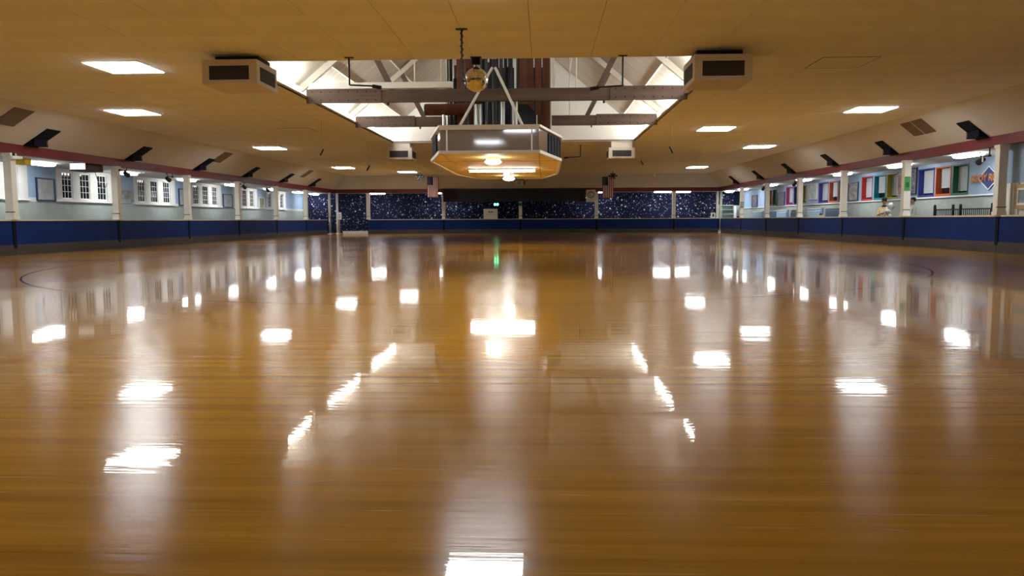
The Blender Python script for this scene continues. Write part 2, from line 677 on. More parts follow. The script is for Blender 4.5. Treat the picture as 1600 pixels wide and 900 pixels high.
# upstand round the roof opening, roof slopes and gable ends
EAVE_X, EAVE_Z, SLOPE = 5.75, 4.40, 0.83
RIDGE = EAVE_Z + EAVE_X * SLOPE
us = MB()
us.box(OX0 - 0.03, OX0, OY0, OY1, HC, HC + 0.09)
us.box(OX1, OX1 + 0.03, OY0, OY1, HC, HC + 0.09)
us.box(OX0, OX1, OY0 - 0.03, OY0, HC - 0.0, HC + 0.25)
us.build('opening_lip', WHITE, ceiling)
for s in (-1, 1):
    MB().prism([(MX + s * EAVE_X, EAVE_Z), (MX, RIDGE), (MX, RIDGE + 0.06), (MX + s * EAVE_X, EAVE_Z + 0.06)], OY0 - 0.6, OY1 + 0.02).build('roof_slope', ROOF, ceiling)
    MB().box(min(MX + s * 5.1, MX + s * EAVE_X), max(MX + s * 5.1, MX + s * EAVE_X), OY0 - 0.6, OY1, HC + 0.055, HC + 0.075).build('eave_ledge', GABLE, ceiling)
g = [(MX - EAVE_X, HC + 0.06), (MX + EAVE_X, HC + 0.06), (MX + EAVE_X, EAVE_Z), (MX, RIDGE), (MX - EAVE_X, EAVE_Z)]
MB().prism(g, OY1, OY1 + 0.05).build('gable_end', GABLE, ceiling)
MB().prism(g, OY0 - 0.65, OY0 - 0.6).build('gable_end', GABLE, ceiling)
# purlin battens on the slopes
for s in (-1, 1):
    for d in (1.2, 2.4, 3.6, 4.6):
        MB().beam((MX + s * d, OY0 - 0.5, RIDGE - d * SLOPE - 0.05), (MX + s * d, OY1, RIDGE - d * SLOPE - 0.05), 0.05, 0.04).build('purlin', ROOF, ceiling)

# ---------------------------------------------------------------- outer walls
WIN_Y = [24.35 + 5.75 * k + d for k in range(-1, 6) for d in (0, 1.22, 2.47)]
WZ0, WZ1, WW = 1.92, 3.00, 0.72


def holed_wall(name, x, sgn, holes, z0, z1, base_m, strip_m, strip_rng):
    """aisle wall with window holes; sgn = direction from room to outside"""
    xa, xb = (x, x + sgn * 0.3)
    x0, x1 = min(xa, xb), max(xa, xb)
    ws = sorted(holes)
    up_ = MB()
    up_.box(x0, x1, YF, WB + 0.3, z1, 3.4)
    root = struct(up_.build(name, base_m))
    MB().box(x0, x1, YF, WB + 0.3, 0, 1.76).build('wainscot', WAINS, root)
    MB().box(x0, x1, YF, WB + 0.3, 1.76, z0).build('lower_strip', strip_m, root)
    y = YF
    for a_, b_ in ws + [(WB + 0.3, WB + 0.31)]:
        if a_ - y > 0.01:
            m_ = strip_m if (a_ - y) < 0.75 else base_m
            MB().box(x0, x1, y, a_, z0, z1).build('wall_pier', m_, root)
        y = b_
    return root


wl = holed_wall('wall_left', WL, -1, [(y, y + WW) for y in WIN_Y], WZ0, WZ1, LBLUE, SOFFIT, None)
for k in range(-1, 6):
    y0 = 24.35 + 5.75 * k
    c = MB()
    c.box(WL, WL + 0.02, y0 - 0.35, y0, 1.78, SOF)
    c.box(WL, WL + 0.02, y0 + 2.47 + WW, y0 + 2.47 + WW + 0.5, 1.78, SOF)
    c.box(WL, WL + 0.02, y0, y0 + 2.47 + WW, WZ1, SOF)
    c.build('window_casing', SOFFIT, wl)
    MB().box(WL, WL + 0.09, y0 - 0.4, y0 + 3.7, 1.80, 1.85).build('window_sill', BRIGHT, wl)
for k, y in enumerate(WIN_Y):
    x = WL - 0.05
    f = MB()
    t = 0.045
    f.box(x - 0.03, x + 0.03, y, y + t, WZ0, WZ1)
    f.box(x - 0.03, x + 0.03, y + WW - t, y + WW, WZ0, WZ1)
    f.box(x - 0.03, x + 0.03, y + t, y + WW - t, WZ0, WZ0 + t)
    f.box(x - 0.03, x + 0.03, y + t, y + WW - t, WZ1 - t, WZ1)
    root = struct(f.build('window_%d' % (k + 1), BRIGHT))
    mu = MB()
    for i in (1, 2):
        yy = y + t + (WW - 2 * t) * i / 3
        mu.box(x - 0.012, x + 0.015, yy - 0.007, yy + 0.007, WZ0 + t, WZ1 - t)
    for i in (1, 2, 3):
        zz = WZ0 + t + (WZ1 - WZ0 - 2 * t) * i / 4
        mu.box(x - 0.012, x + 0.014, y + t, y + WW - t, zz - 0.009, zz + 0.009)
    mu.build('muntins', BRIGHT, root)
    for r in range(4):
        MB().box(x - 0.012, x - 0.006, y + t, y + WW - t, WZ0 + t + (WZ1 - WZ0 - 2 * t) * r / 4, WZ0 + t + (WZ1 - WZ0 - 2 * t) * (r + 1) / 4).build('pane', GLASS, root)

# right wall: coloured window boxes  (y start, y end, colour, blind)
FC = {
    'green': (0.02, 0.16, 0.06), 'orange': (0.62, 0.12, 0.03), 'blue': (0.015, 0.03, 0.22), 'yellow': (0.45, 0.38, 0.03),
    'cyan': (0.02, 0.32, 0.42), 'red': (0.45, 0.02, 0.015), 'teal': (0.01, 0.10, 0.10), 'purple': (0.06, 0.03, 0.22), 'magenta': (0.35, 0.02, 0.16)}
RW = [(23.0, 24.2, 'cyan'), (24.25, 25.45, 'yellow'), (28.75, 29.88, 'green'), (29.95, 31.12, 'orange'), (31.2, 32.5, 'blue'), (34.35, 35.42, 'yellow'), (35.5, 36.78, 'cyan'), (36.9, 38.15, 'red'),
      (40.0, 41.08, 'teal'), (41.16, 42.42, 'orange'), (42.52, 43.98, 'purple'), (46.0, 46.95, 'yellow'), (47.1, 48.3, 'blue'), (48.42, 49.78, 'magenta'),
      (51.7, 52.75, 'green'), (52.85, 53.75, 'orange')]
wr = holed_wall('wall_right', WR, 1, [(a_, b_) for a_, b_, c_ in RW], 1.84, 2.98, LBLUE, LBLUE, None)
MB().box(WR - 0.06, WR, YF, WB, 1.78, 1.83).build('window_sill', BRIGHT, wr)
BLIND = mat('window_blind', (0.36, 0.40, 0.42), 0.7, var=0.06)
for k, (a_, b_, c_) in enumerate(RW):
    m_ = mat('frame_' + c_, tuple(0.7 * q for q in FC[c_]), 0.55)
    f = MB()
    t = 0.09
    f.box(WR - 0.02, WR + 0.24, a_, a_ + t * 0.6, 1.84, 2.98)
    f.box(WR - 0.02, WR + 0.24, b_ - t, b_, 1.84, 2.98)
    f.box(WR - 0.02, WR + 0.24, a_ + t * 0.6, b_ - t, 1.84, 1.84 + t)
    f.box(WR - 0.02, WR + 0.24, a_ + t * 0.6, b_ - t, 2.98 - t * 0.6, 2.98)
    root = struct(f.build('window_%d' % (k + 1 + len(WIN_Y)), m_))
    MB().box(WR + 0.22, WR + 0.23, a_ + 0.05, b_ - t, 1.93, 2.93).build('pane', GLASS, root)
    low = 2.0 if k % 3 else 2.16
    MB().box(WR + 0.17, WR + 0.19, a_ + 0.06, b_ - t - 0.02, low, 2.92).build('blind', BLIND, root)

# back wall with star carpet and front wall behind the viewer
struct(MB().box(WL, WR, WB, WB + 0.3, 0, 3.4).build('wall_back', GALAXY))
wf = struct(MB().box(WL, WR, YF - 0.3, YF, 0, 4.4).build('wall_front', LBLUE))
# projecting room wall near the right edge
wb_ = struct(MB().box(13.35, WR, 17.5, 23.15, 1.98, SOF).build('wall_booth', LBLUE))
MB().box(13.36, WR, 17.5, 23.14, 0, 1.98).build('lower_panel', WHITE, wb_)
for yy in (22.7, 22.35, 21.2):
    MB().box(13.32, 13.36, yy - 0.05, yy + 0.05, 0, 1.98).build('pilaster', BRIGHT, wb_)

# ---------------------------------------------------------------- barriers


def barrier(label, axis, c, ranges, sgn):
    """axis 'y': runs along y at x=c; sgn = side of the rink face"""
    b = thing('rink_barrier', label, 'barrier', (c, ranges[0][0], 0) if axis == 'y' else (ranges[0][0], c, 0))

    def bx(a0, a1, d0, d1, z0, z1):
        d0, d1 = sorted((c + sgn * d0, c + sgn * d1))
        return MB().box(d0, d1, a0, a1, z0, z1) if axis == 'y' else MB().box(a0, a1, d0, d1, z0, z1)
    for a0, a1 in ranges:
        bx(a0 + 0.012, a1 - 0.012, -0.15, 0, 0.30, 1.03).build('panel', BLUE, b, world=True)
        bx(a0 + 0.004, a1 - 0.004, -0.14, 0.012, 0, 0.31).build('kick_board', KICK, b, world=True)
        bx(a0, a1, -0.20, 0.03, 1.03, 1.075).build('rail_cap', CAP, b, world=True)
        bx(a1 - 0.07, a1 + 0.07, -0.15, 0.022, 0.22, 1.035).build('joint_strip', DARKB, b, world=True)
    return b


ys = [YF] + PY
barrier('long blue rink barrier with cream rail cap below the left windows', 'y', XL, list(zip(ys, ys[1:-1] + [56.4])), 1)
barrier('long blue rink barrier with dark joints below the coloured right windows', 'y', XR, list(zip(ys, ys[1:])), -1)
xb = PXB + [XR]
barrier('dark blue rink barrier crossing the far end under the star wall', 'x', YB, list(zip(xb, xb[1:])), -1)
# low step in the gap at the far left corner
st = thing('threshold_step', 'pale grey step in the barrier gap at the far left corner', 'step', (-14.5, 58.3, 0))
MB().box(-15.3, -13.45, 58.12, 58.5, 0, 0.17).build('riser', WHITE, st, world=True)
MB().box(-15.3, -13.45, 58.09, 58.5, 0.17, 0.2).build('tread', SOFFIT, st, world=True)

# ---------------------------------------------------------------- columns


def column(label, x, y, group, z1=ZB0, sz=0.24):
    c = thing('column', label, 'column', (x, y, 1.075), group)
    h = z1 - 1.075
    MB().box(-sz / 2, sz / 2, -sz / 2, sz / 2, 0.001, h).build('shaft', WHITE, c, bevel=0.012)
    MB().box(-sz / 2 - 0.015, sz / 2 + 0.015, -sz / 2 - 0.015, sz / 2 + 0.015, 0.001, 0.10).build('plinth', WHITE, c)
    MB().box(-sz / 2 - 0.02, sz / 2 + 0.02, -sz / 2 - 0.02, sz / 2 + 0.02, h - 0.09, h).build('capital', WHITE, c)
    MB().box(-sz / 2 - 0.006, sz / 2 + 0.006, -sz / 2 - 0.006, -sz / 4, 0.21, 0.235).build('cable_clip', BLACK, c)
    return c


vy = [y for y in PY if y > 20]
for i, y in enumerate(vy[:-1]):
    column('white square column on the left blue barrier, %s to the viewer' % nth(i), XL - 0.02, y, 'columns on the left barrier')
    column('white square column on the right blue barrier, %s to the viewer' % nth(i), XR + 0.02, y, 'columns on the right barrier')
column('white square column on the left blue barrier just outside the left picture edge', XL - 0.02, PY[3], 'columns on the left barrier')
column('white square column on the right blue barrier just outside the right picture edge', XR + 0.02, PY[3], 'columns on the right barrier')
for i, x in enumerate(PXB):
    column('white column on the far barrier before the star wall, %s from the left' % ('first' if i == 0 else ORD[i]), x, YB + 0.08, 'columns on the far barrier')
p = thing('pole', 'thin white floor-to-beam pole at the far left barrier gap, nearer of two', 'pole', (-15.85, 56.6, 0), 'corner poles')
MB().tube((0, 0, 1.25), (0, 0, ZB0), 0.085, n=14).build('upper_tube', WHITE, p, smooth=True)
MB().tube((0, 0, 0.03), (0, 0, 1.25), 0.075, n=14).build('lower_tube', GREY, p, smooth=True)
MB().lathe([(0.14, 0), (0.14, 0.02), (0.08, 0.06)]).build('foot', WHITE, p)
p = thing('pole', 'thin white pole at the far left barrier gap, farther of two', 'pole', (-15.7, 58.15, 0), 'corner poles')
MB().tube((0, 0, 0.03), (0, 0, ZB0), 0.085, n=14).build('upper_tube', WHITE, p, smooth=True)
MB().lathe([(0.14, 0), (0.14, 0.02), (0.08, 0.06)]).build('foot', WHITE, p)
for nm, xx, yy in (('left', 12.98, 58.35), ('right', 13.2, 58.15)):
    p = thing('pole', 'thin white pole at the far right barrier corner, %s one of two' % nm, 'pole', (xx, yy, 0), 'corner poles')
    MB().tube((0, 0, 0.03), (0, 0, ZB0), 0.085, n=14).build('upper_tube', WHITE, p, smooth=True)
    MB().lathe([(0.14, 0), (0.14, 0.02), (0.08, 0.06)]).build('foot', WHITE, p)
s = thing('notice_sign', 'white upright notice board beside the corner poles, far left gap', 'sign', (-15.5, 58.0, 0))
MB().tube((0, 0, 0), (0, 0, 1.1), 0.03).build('stand', GREY, s)
MB().box(-0.16, 0.16, -0.03, 0.0, 1.08, 1.62).build('board', BRIGHT, s)
for k in range(3):
    MB().box(-0.1, 0.1, -0.034, -0.031, 1.2 + k * 0.11, 1.25 + k * 0.11).build('printed_band', GREY, s)
s = thing('notice_sign', 'white notice board with black mark beside the far right corner poles', 'sign', (12.6, 58.02, 1.075))
MB().box(-0.16, 0.16, -0.02, 0.02, 0.001, 0.40).build('board', BRIGHT, s)
MB().box(-0.05, 0.07, -0.026, -0.021, 0.08, 0.30).build('black_mark', BLACK, s)

# ---------------------------------------------------------------- ceiling lights


def troffer():
    t = thing('ceiling_light', '', 'ceiling light', (0, 0, HC), 'square ceiling lights')
    s = 0.60
    f = MB()
    for x0, x1, y0, y1 in ((-s, s, -s, -s + 0.03), (-s, s, s - 0.03, s), (-s, -s + 0.03, -s + 0.03, s - 0.03), (s - 0.03, s, -s + 0.03, s - 0.03)):
        f.box(x0, x1, y0, y1, -0.022, -0.003)
    f.build('frame', BRIGHT, t)
    MB().box(-s + 0.03, s - 0.03, -s + 0.03, s - 0.03, -0.034, -0.008).build('diffuser', L_TROF, t)
    return t


tp = troffer()
TL = [(-8.95, 16.42, 'square bright ceiling light nearest on the left, beside the cream air box'),
      (-12.4, 23.1, 'square bright ceiling light near the left cove, second on the left'),
      (-12.4, 34.8, 'square bright ceiling light midway along the left ceiling'),
      (-12.5, 48.0, 'small distant ceiling light along the left ceiling near the far cove'),
      (-9.3, 52.6, 'small distant ceiling light left of the left flag'),
      (9.9, 24.1, 'square bright ceiling light nearest on the right'),
      (6.3, 28.8, 'square bright ceiling light between the roof opening and right cove'),
      (9.85, 36.0, 'square bright ceiling light midway along the right ceiling'),
      (9.75, 49.8, 'small distant ceiling light above the far right corner'),
      (-0.9, 11.0, 'square ceiling light just overhead in front of the roof opening'),
      (-2.3, 6.6, 'square ceiling light above the viewer'),
      (-11.0, 8.5, 'square ceiling light on the left beside the viewer'),
      (8.6, 8.5, 'square ceiling light on the right beside the viewer')]
for i, (x, y, lb) in enumerate(TL):
    if i == 0:
        tp.location = (x, y, HC)
        tp['label'] = lb
    else:
        dup(tp, (x, y, HC), lb)


def aisle_light(rz=0):
    t = thing('aisle_light', '', 'ceiling light', (0, 0, SOF), 'wrap lights under the aisle soffits')
    MB().box(-0.14, 0.14, -0.64, 0.64, -0.03, -0.001).build('base', BRIGHT, t)
    o = MB()
    pr = [(-0.21, -0.03), (-0.20, -0.07), (-0.13, -0.105), (0.13, -0.105), (0.20, -0.07), (0.21, -0.03)]
    o.prism(pr, -0.62, 0.62)
    o.build('lens', L_AISLE, t)
    return t


al = aisle_light()
AL = []
for i, y in enumerate([27.0, 32.7, 38.4, 44.1, 50.2, 56.0, 60.0]):
    AL.append((-18.0, y, 0, 'glowing wrap light under the left aisle soffit, %s to the viewer' % nth(i)))
for i, y in enumerate([26.4, 31.4, 37.2, 42.6, 48.6, 55.3, 59.3]):
    AL.append((14.1, y, 0, 'glowing wrap light under the right aisle soffit, %s to the viewer' % nth(i)))
for i, x in enumerate([-12.9, -7.9, 4.4, 9.05, 10.5]):
    AL.append((x, 59.3, math.pi / 2, 'glowing wrap light under the far soffit before the star wall, %s from the left' % ('first' if i == 0 else ORD[i])))
AL.append((-18.0, 20.5, 0, 'wrap light under the left aisle soffit beyond the left picture edge'))
AL.append((-18.0, 8.0, 0, 'wrap light under the left aisle soffit beside the viewer'))
AL.append((14.1, 8.0, 0, 'wrap light under the right aisle soffit beside the viewer'))
for i, (x, y, rz, lb) in enumerate(AL):
    if i == 0:
        al.location, al['label'] = (x, y, SOF), lb
    else:
        dup(al, (x, y, SOF), lb, rz)

# fluorescent strips at the eaves of the roof opening
k = 0
for s, nm in ((-1, 'left'), (1, 'right')):
    for j, (y0, y1) in enumerate(((16.2, 20.6), (21.7, 26.2), (27.1, 32.7))):
        x = MX + s * 5.185
        t = thing('strip_light', 'bright strip light on the %s edge of the roof opening, %s' % (nm, ('near end', 'between the trusses', 'far end')[j]), 'strip light', (x, y0, HC + 0.104), 'strip lights round the roof opening')
        MB().box(min(0, s * 0.22), max(0, s * 0.22), 0, y1 - y0, -0.012, 0.03).build('tray', BRIGHT, t)
        for yy in (0.2, y1 - y0 - 0.2):
            MB().box(min(-s * 0.07, s * 0.02), max(-s * 0.07, s * 0.02), yy - 0.02, yy + 0.02, 0.03, 0.045).build('holder', BRIGHT, t)
        MB().tube((-s * 0.07, 0.05, 0.075), (-s * 0.07, y1 - y0 - 0.05, 0.075), 0.032, n=10).build('tube', L_COVE, t)
        MB().tube((s * 0.12, 0.05, 0.075), (s * 0.12, y1 - y0 - 0.05, 0.075), 0.042, n=10).build('tube', L_COVE, t)

# ---------------------------------------------------------------- trusses


def truss(label, y, board):
    t = thing('roof_truss', label, 'truss', (MX, y, HC))
    z0, z1 = -0.09, 0.24
    ex = 5.16
    MB().box(-ex, ex, -0.07, 0.07, z0, z1).build('bottom_chord', TIMBER, t)
    for s in (-1, 1):
        sl = RIDGE - HC - 0.16
        MB().beam((s * 5.35, 0, sl - 5.35 * SLOPE), (0, 0, sl), 0.12, 0.17).build('rafter', ROOF, t)
        MB().beam((s * 3.55, 0.0, sl - 3.55 * SLOPE - 0.05), (s * 2.75, 0.0, z1 - 0.1), 0.10, 0.15).build('web_strut', TIMBER, t)
        MB().beam((s * 2.95, 0.09, z0 - 0.06), (s * 2.95, 0.09, z0 + 0.25), 0.05, 0.10).build('splice_block', TIMBER, t)
        MB().tube((s * 2.2, 0.08, z1), (s * 2.2, 0.08, sl - 2.2 * SLOPE), 0.02, n=8).build('tie_rod', WHITE, t)
        MB().box(min(s * ex, s * 3.1), max(s * ex, s * 3.1), -0.1, -0.071, z0 - 0.02, z1 + 0.03).build('splice_plate', TIMBER, t)
        pl = MB()
        for i in range(8):
            x = s * (3.25 + i * 0.25)
            pl.tube((x, -0.115, z1 - 0.05), (x, -0.10, z1 - 0.05), 0.022, n=6)
            pl.tube((x, -0.115, z0 + 0.06), (x, -0.10, z0 + 0.06), 0.022, n=6)
        pl.build('bolts', BLACK, t)
    if board:
        MB().box(-5.05, -1.15, -0.2, 0.0, z1 + 0.02, z1 + 0.18).build('white_ledge_board', BRIGHT, t)
    return t


truss('dark timber roof truss crossing the opening, nearer one with white ledge board', 21.2, True)
truss('dark timber roof truss crossing the opening, farther one', 26.7, False)

# ---------------------------------------------------------------- organ platform
PCX = -1.38
OCT = [(-1.26, 19.7), (1.26, 19.7), (1.87, 22.5), (1.87, 29.0), (1.3, 32.0), (-1.3, 32.0), (-1.87, 29.0), (-1.87, 22.5)]
PZ0, PZ1 = 2.70, 3.40
pl = thing('organ_platform', 'hanging octagonal platform with glossy grey front and yellow underside carrying organ pipes', 'platform', (PCX, 25.8, PZ0))
ow = [(PCX + x, y) for x, y in OCT]
und = MB().prism(ow, PZ0, PZ0 + 0.05, 'z').build('underside', PLAT_Y, pl, world=True)
# seams and hatch on the underside
sm = MB()
for y in (22.5, 25.8, 29.0):
    sm.box(PCX - 1.8, PCX + 1.8, y - 0.008, y + 0.008, PZ0 - 0.004, PZ0 + 0.002)
sm.box(PCX - 1.268, PCX - 1.252, 19.8, 31.9, PZ0 - 0.004, PZ0 + 0.002)
sm.box(PCX + 1.252, PCX + 1.268, 19.8, 31.9, PZ0 - 0.004, PZ0 + 0.002)
sm.build('panel_seams', mat('seam_brown', (0.30, 0.22, 0.12), 0.8), und, world=True)
h = MB()
h.box(PCX + 1.30, PCX + 1.72, 26.6, 28.2, PZ0 - 0.012, PZ0 - 0.001)
h.build('hatch', PLAT_Y, und, world=True)
MB().prism([(PCX + x * 0.97, 25.85 + (y - 25.85) * 0.985) for x, y in OCT], PZ1 - 0.25, PZ1 - 0.2, 'z').build('deck', TIMBER, pl, world=True)
n8 = len(ow)
GLOSSN = {0: PLEXI}
for i in range(n8):
    (xa, ya), (xb_, yb_) = ow[i], ow[(i + 1) % n8]
    d = Vector((xb_ - xa, yb_ - ya, 0))
    ln_ = d.length
    d.normalize()
    nrm = Vector((d.y, -d.x, 0))
    P = lambda s, off, z: (xa + d.x * s + nrm.x * off, ya + d.y * s + nrm.y * off, z)

    def slab(s0, s1, o0, o1, z0, z1):
        m = MB()
        n = 0
        m.v = [P(s0, o0, z0), P(s1, o0, z0), P(s1, o1, z0), P(s0, o1, z0), P(s0, o0, z1), P(s1, o0, z1), P(s1, o1, z1), P(s0, o1, z1)]
        for q in ((0, 3, 2, 1), (4, 5, 6, 7), (0, 1, 5, 4), (1, 2, 6, 5), (2, 3, 7, 6), (3, 0, 4, 7)):
            m.face(q)
        return m
    if i in (0, 4):
        slab(0.0, ln_, -0.04, 0, PZ0 + 0.05, PZ1 - 0.12).build('glossy_panel', PLEXI, pl, world=True)
        slab(0.16, 0.20, 0, 0.012, PZ0 + 0.05, PZ1 - 0.12).build('cover_strip', BRIGHT, pl, world=True)
        slab(ln_ - 0.2, ln_ - 0.16, 0, 0.012, PZ0 + 0.05, PZ1 - 0.12).build('cover_strip', BRIGHT, pl, world=True)
        slab(0, ln_, -0.04, 0.03, PZ1 - 0.12, PZ1).build('top_rail', ACBOX, pl, world=True)
        slab(0, ln_, -0.04, 0.03, PZ0 - 0.02, PZ0 + 0.06).build('bottom_rail', ACBOX, pl, world=True)
    else:
        long_ = ln_ > 4
        a0 = 0.42 * ln_ if i in (1,) else 0.08
        a1 = ln_ - (0.42 * ln_ if i in (7,) else 0.08)
        a0, a1 = (0.08, ln_ - 0.08) if long_ or i in (3, 5) else (a0, a1)
        slab(0, ln_, -0.05, -0.03, PZ0 + 0.05, PZ1 - 0.05).build('glossy_panel', PLEXI, pl, world=True)
        nv = 12 if long_ else 4
        for q in range(nv):
            s0 = a0 + (a1 - a0) * q / nv
            s1 = a0 + (a1 - a0) * (q + 0.8) / nv
            slab(s0, s1, -0.03, 0.0, PZ0 + 0.08, PZ1 - 0.1).build('swell_shutter', DARKB, pl, world=True)
        slab(0, ln_, -0.04, 0.04, PZ1 - 0.06, PZ1).build('top_rail', BRIGHT, pl, world=True)
        slab(0, ln_, -0.04, 0.04, PZ0 - 0.02, PZ0 + 0.06).build('bottom_rail', BRIGHT, pl, world=True)
# hanger rods
for sx in (-1, 1):
    MB().beam((PCX + sx * 0.9, 20.3, PZ1 - 0.1), (PCX + sx * 0.04 + 0.05, 20.9, 5.05), 0.055, 0.055).build('hanger_strut', WHITE, pl, world=True)
    MB().tube((PCX + sx * 1.6, 24.0, PZ1), (PCX + sx * 1.6, 24.0, 7.0), 0.025).build('hanger_rod', WHITE, pl, world=True)
    MB().tube((PCX + sx * 1.6, 29.5, PZ1), (PCX + sx * 1.6, 29.5, 7.0), 0.025).build('hanger_rod', WHITE, pl, world=True)

# lamps under the platform
t = thing('flood_lamp', 'bright round flood lamp under the front of the hanging platform', 'lamp', (PCX, 21.15, PZ0))
MB().lathe([(0.16, -0.003), (0.2, -0.06), (0.2, -0.10)], n=24).build('housing', BRIGHT, t)
MB().lathe([(0.02, -0.2), (0.16, -0.175), (0.23, -0.13), (0.2, -0.10)], n=24).build('lens', L_FLOOD, t)  # glowing lens made wider than the housing to imitate bloom
t = thing('tube_lamp', 'long glowing tube lamp across the underside of the hanging platform', 'lamp', (PCX, 25.7, PZ0))
MB().box(-1.12, 1.12, -0.06, 0.06, -0.05, -0.006).build('batten', BRIGHT, t)
MB().tube((-1.08, 0, -0.085), (1.08, 0, -0.085), 0.032, n=12).build('tube', L_FLOOD, t)
t = thing('globe_lamp', 'small white globe lamp just behind the tube lamp under the platform', 'lamp', (PCX + 0.1, 26.8, PZ0))
MB().lathe([(0.13, -0.003), (0.14, -0.05), (0.11, -0.07)], n=20).build('housing', BRIGHT, t)
MB().ball((0, 0, -0.13), 0.1, n=16, m=10).build('globe', L_AISLE, t, smooth=True)
t = thing('flood_lamp', 'bright round flood lamp under the rear of the hanging platform', 'lamp', (PCX + 0.04, 29.8, PZ0))
MB().lathe([(0.16, -0.003), (0.2, -0.06), (0.2, -0.10)], n=24).build('housing', BRIGHT, t)
MB().lathe([(0.02, -0.2), (0.16, -0.175), (0.23, -0.13), (0.2, -0.10)], n=24).build('lens', L_FLOOD, t)  # lens oversized here too, its rim standing in for bloom

# ---------------------------------------------------------------- pipe organ on the platform
og = thing('pipe_organ', 'dark pipe organ of wooden and metal pipes rising through the roof opening', 'organ', (PCX, 25.8, PZ1 - 0.2))
Z0 = PZ1 - 0.19


def mpipe(x, y, r, z1, m, foot=0.35):
    q = MB()
    q.tube((x, y, Z0 + 0.25), (x, y, Z0 + 0.25 + foot), r * 0.25, r, n=12)
    q.tube((x, y, Z0 + 0.25 + foot), (x, y, z1), r, n=12)
    q.build('organ_pipe', m, og, world=True)


def wpipe(x, y, wx, wy, z1, z0=None):
    z0 = Z0 + 0.2 if z0 is None else z0
    o = MB().box(x - wx / 2, x + wx / 2, y - wy / 2, y + wy / 2, z0, z1).build('wooden_pipe', PIPE_W, og, world=True)
    return o


# wind chest
MB().box(PCX - 1.45, PCX + 1.45, 22.6, 30.6, Z0, Z0 + 0.28).build('wind_chest', PIPE_D, og, world=True)
# right-hand row of square wooden pipes
for k_, x in enumerate((-0.62, -0.40, -0.16)):
    wpipe(x, 23.4 + 0.05 * k_, 0.20, 0.22, 6.4 - 0.05 * k_)
wpipe(0.06, 23.7, 0.19, 0.22, 6.35)
for k_, x in enumerate((-0.5, -0.2, 0.1)):
    wpipe(x, 28.6, 0.26, 0.26, 6.9)
# big wooden pipe left of centre
wpipe(-2.45, 23.2, 0.24, 0.26, 6.2)
wpipe(-2.16, 23.6, 0.17, 0.2, 6.15)
wpipe(-2.75, 28.4, 0.26, 0.26, 6.9)
# lying wooden pipe with a rounded end, left
q = MB()
q.tube((-3.46, 22.75, 4.22), (-2.1, 22.75, 4.22), 0.17, n=18)
q.build('lying_pipe', PIPE_W, og, world=True, smooth=False)
MB().ball((-3.46, 22.75, 4.22), 0.05, 0.165, 0.165).build('pipe_end', PIPE_D, og, world=True)
# slim dark pipes on the left above the ledge board
for k_, x in enumerate((-2.98, -2.86, -2.74, -2.64)):
    mpipe(x, 24.1, 0.05, (6.4, 6.4, 5.35, 5.5)[k_], PIPE_D)
# centre ranks
rnd = random.Random(3)
x = -2.05
row = 0
while x < -0.72:
    r = rnd.choice((0.035, 0.045, 0.06))
    m = rnd.choice((PIPE_D, PIPE_D, PIPE_M, PIPE_M, PIPE_L, PIPE_D))
    mpipe(x, 23.3 + 0.35 * (row % 3), r, rnd.uniform(5.5, 6.5), m)
    x += r * 2 + 0.02
    row += 1
x = -2.9
while x < 0.15:
    r = rnd.choice((0.06, 0.08))
    mpipe(x, 26.0 + 0.3 * (row % 2), r, rnd.uniform(5.6, 6.9), rnd.choice((PIPE_D, PIPE_M, PIPE_D)))
    x += r * 2 + 0.05
    row += 1
# bright stub pipes at the platform front
for x, z1, r in ((-2.86, 4.0, 0.035), (-2.76, 3.98, 0.03), (-1.86, 4.2, 0.03), (-1.76, 4.2, 0.03), (-1.13, 4.45, 0.055), (-0.83, 4.35, 0.035), (-0.76, 4.3, 0.035)):
    mpipe(x, 22.2 if x < -2 else 21.6, r, z1, PIPE_L, 0.15)
MB().box(-1.92, -1.70, 21.55, 21.65, 4.2, 4.26).build('pipe_bracket', PIPE_W, og, world=True)
# slanted swell box end
MB().prism([(-0.72, Z0 + 0.28), (-0.20, Z0 + 0.28), (-0.20, 4.0), (-0.44, 4.32), (-0.72, 4.32)], 22.5, 23.1).build('swell_box', PIPE_D, og, world=True)
MB().box(-0.21, -0.18, 22.45, 22.5, Z0 + 0.3, 4.0).build('edge_strip', BRIGHT, og, world=True)
MB().box(-0.86, -0.80, 22.9, 22.98, 4.2, 6.4).build('white_conduit', BRIGHT, og, world=True)
MB().box(0.22, 0.34, 24.2, 24.3, 4.75, 6.9).build('white_casing', BRIGHT, og, world=True)
MB().box(-2.7, 0.15, 27.4, 27.5, Z0 + 0.3, 6.3).build('added_dark_backing', PIPE_D, og, world=True)  # dark board added to darken the gaps between the pipes

# ---------------------------------------------------------------- mirror ball
d = thing('mirror_ball', 'shiny mirror ball hanging before the organ pipes', 'mirror ball', (-1.375, 15.95, 3.85))
bm_ = MB()
rb, rows = 0.245, 18
for a_ in range(rows):
    p0, p1 = math.pi * a_ / rows, math.pi * (a_ + 1) / rows
    cnt = max(4, int(2 * math.pi * math.sin((p0 + p1) / 2) * rows / math.pi))
    for b_ in range(cnt):
        t0, t1 = 2 * math.pi * (b_ + 0.04) / cnt, 2 * math.pi * (b_ + 0.96) / cnt
        e0, e1 = p0 + 0.006, p1 - 0.006
        pt = lambda ph, th: (rb * math.sin(ph) * math.cos(th), rb * math.sin(ph) * math.sin(th), rb * math.cos(ph))
        bm_.quad(pt(e0, t0), pt(e1, t0), pt(e1, t1), pt(e0, t1))
o = bm_.build('mirror_tiles', MIRROR, d)
o['kind'] = 'stuff'
MB().ball((0, 0, 0), 0.241, n=32, m=20).build('core', GREY, d, smooth=True)
MB().tube((0, 0, 0.23), (0, 0, 0.33), 0.012).build('spindle', BLACK, d)
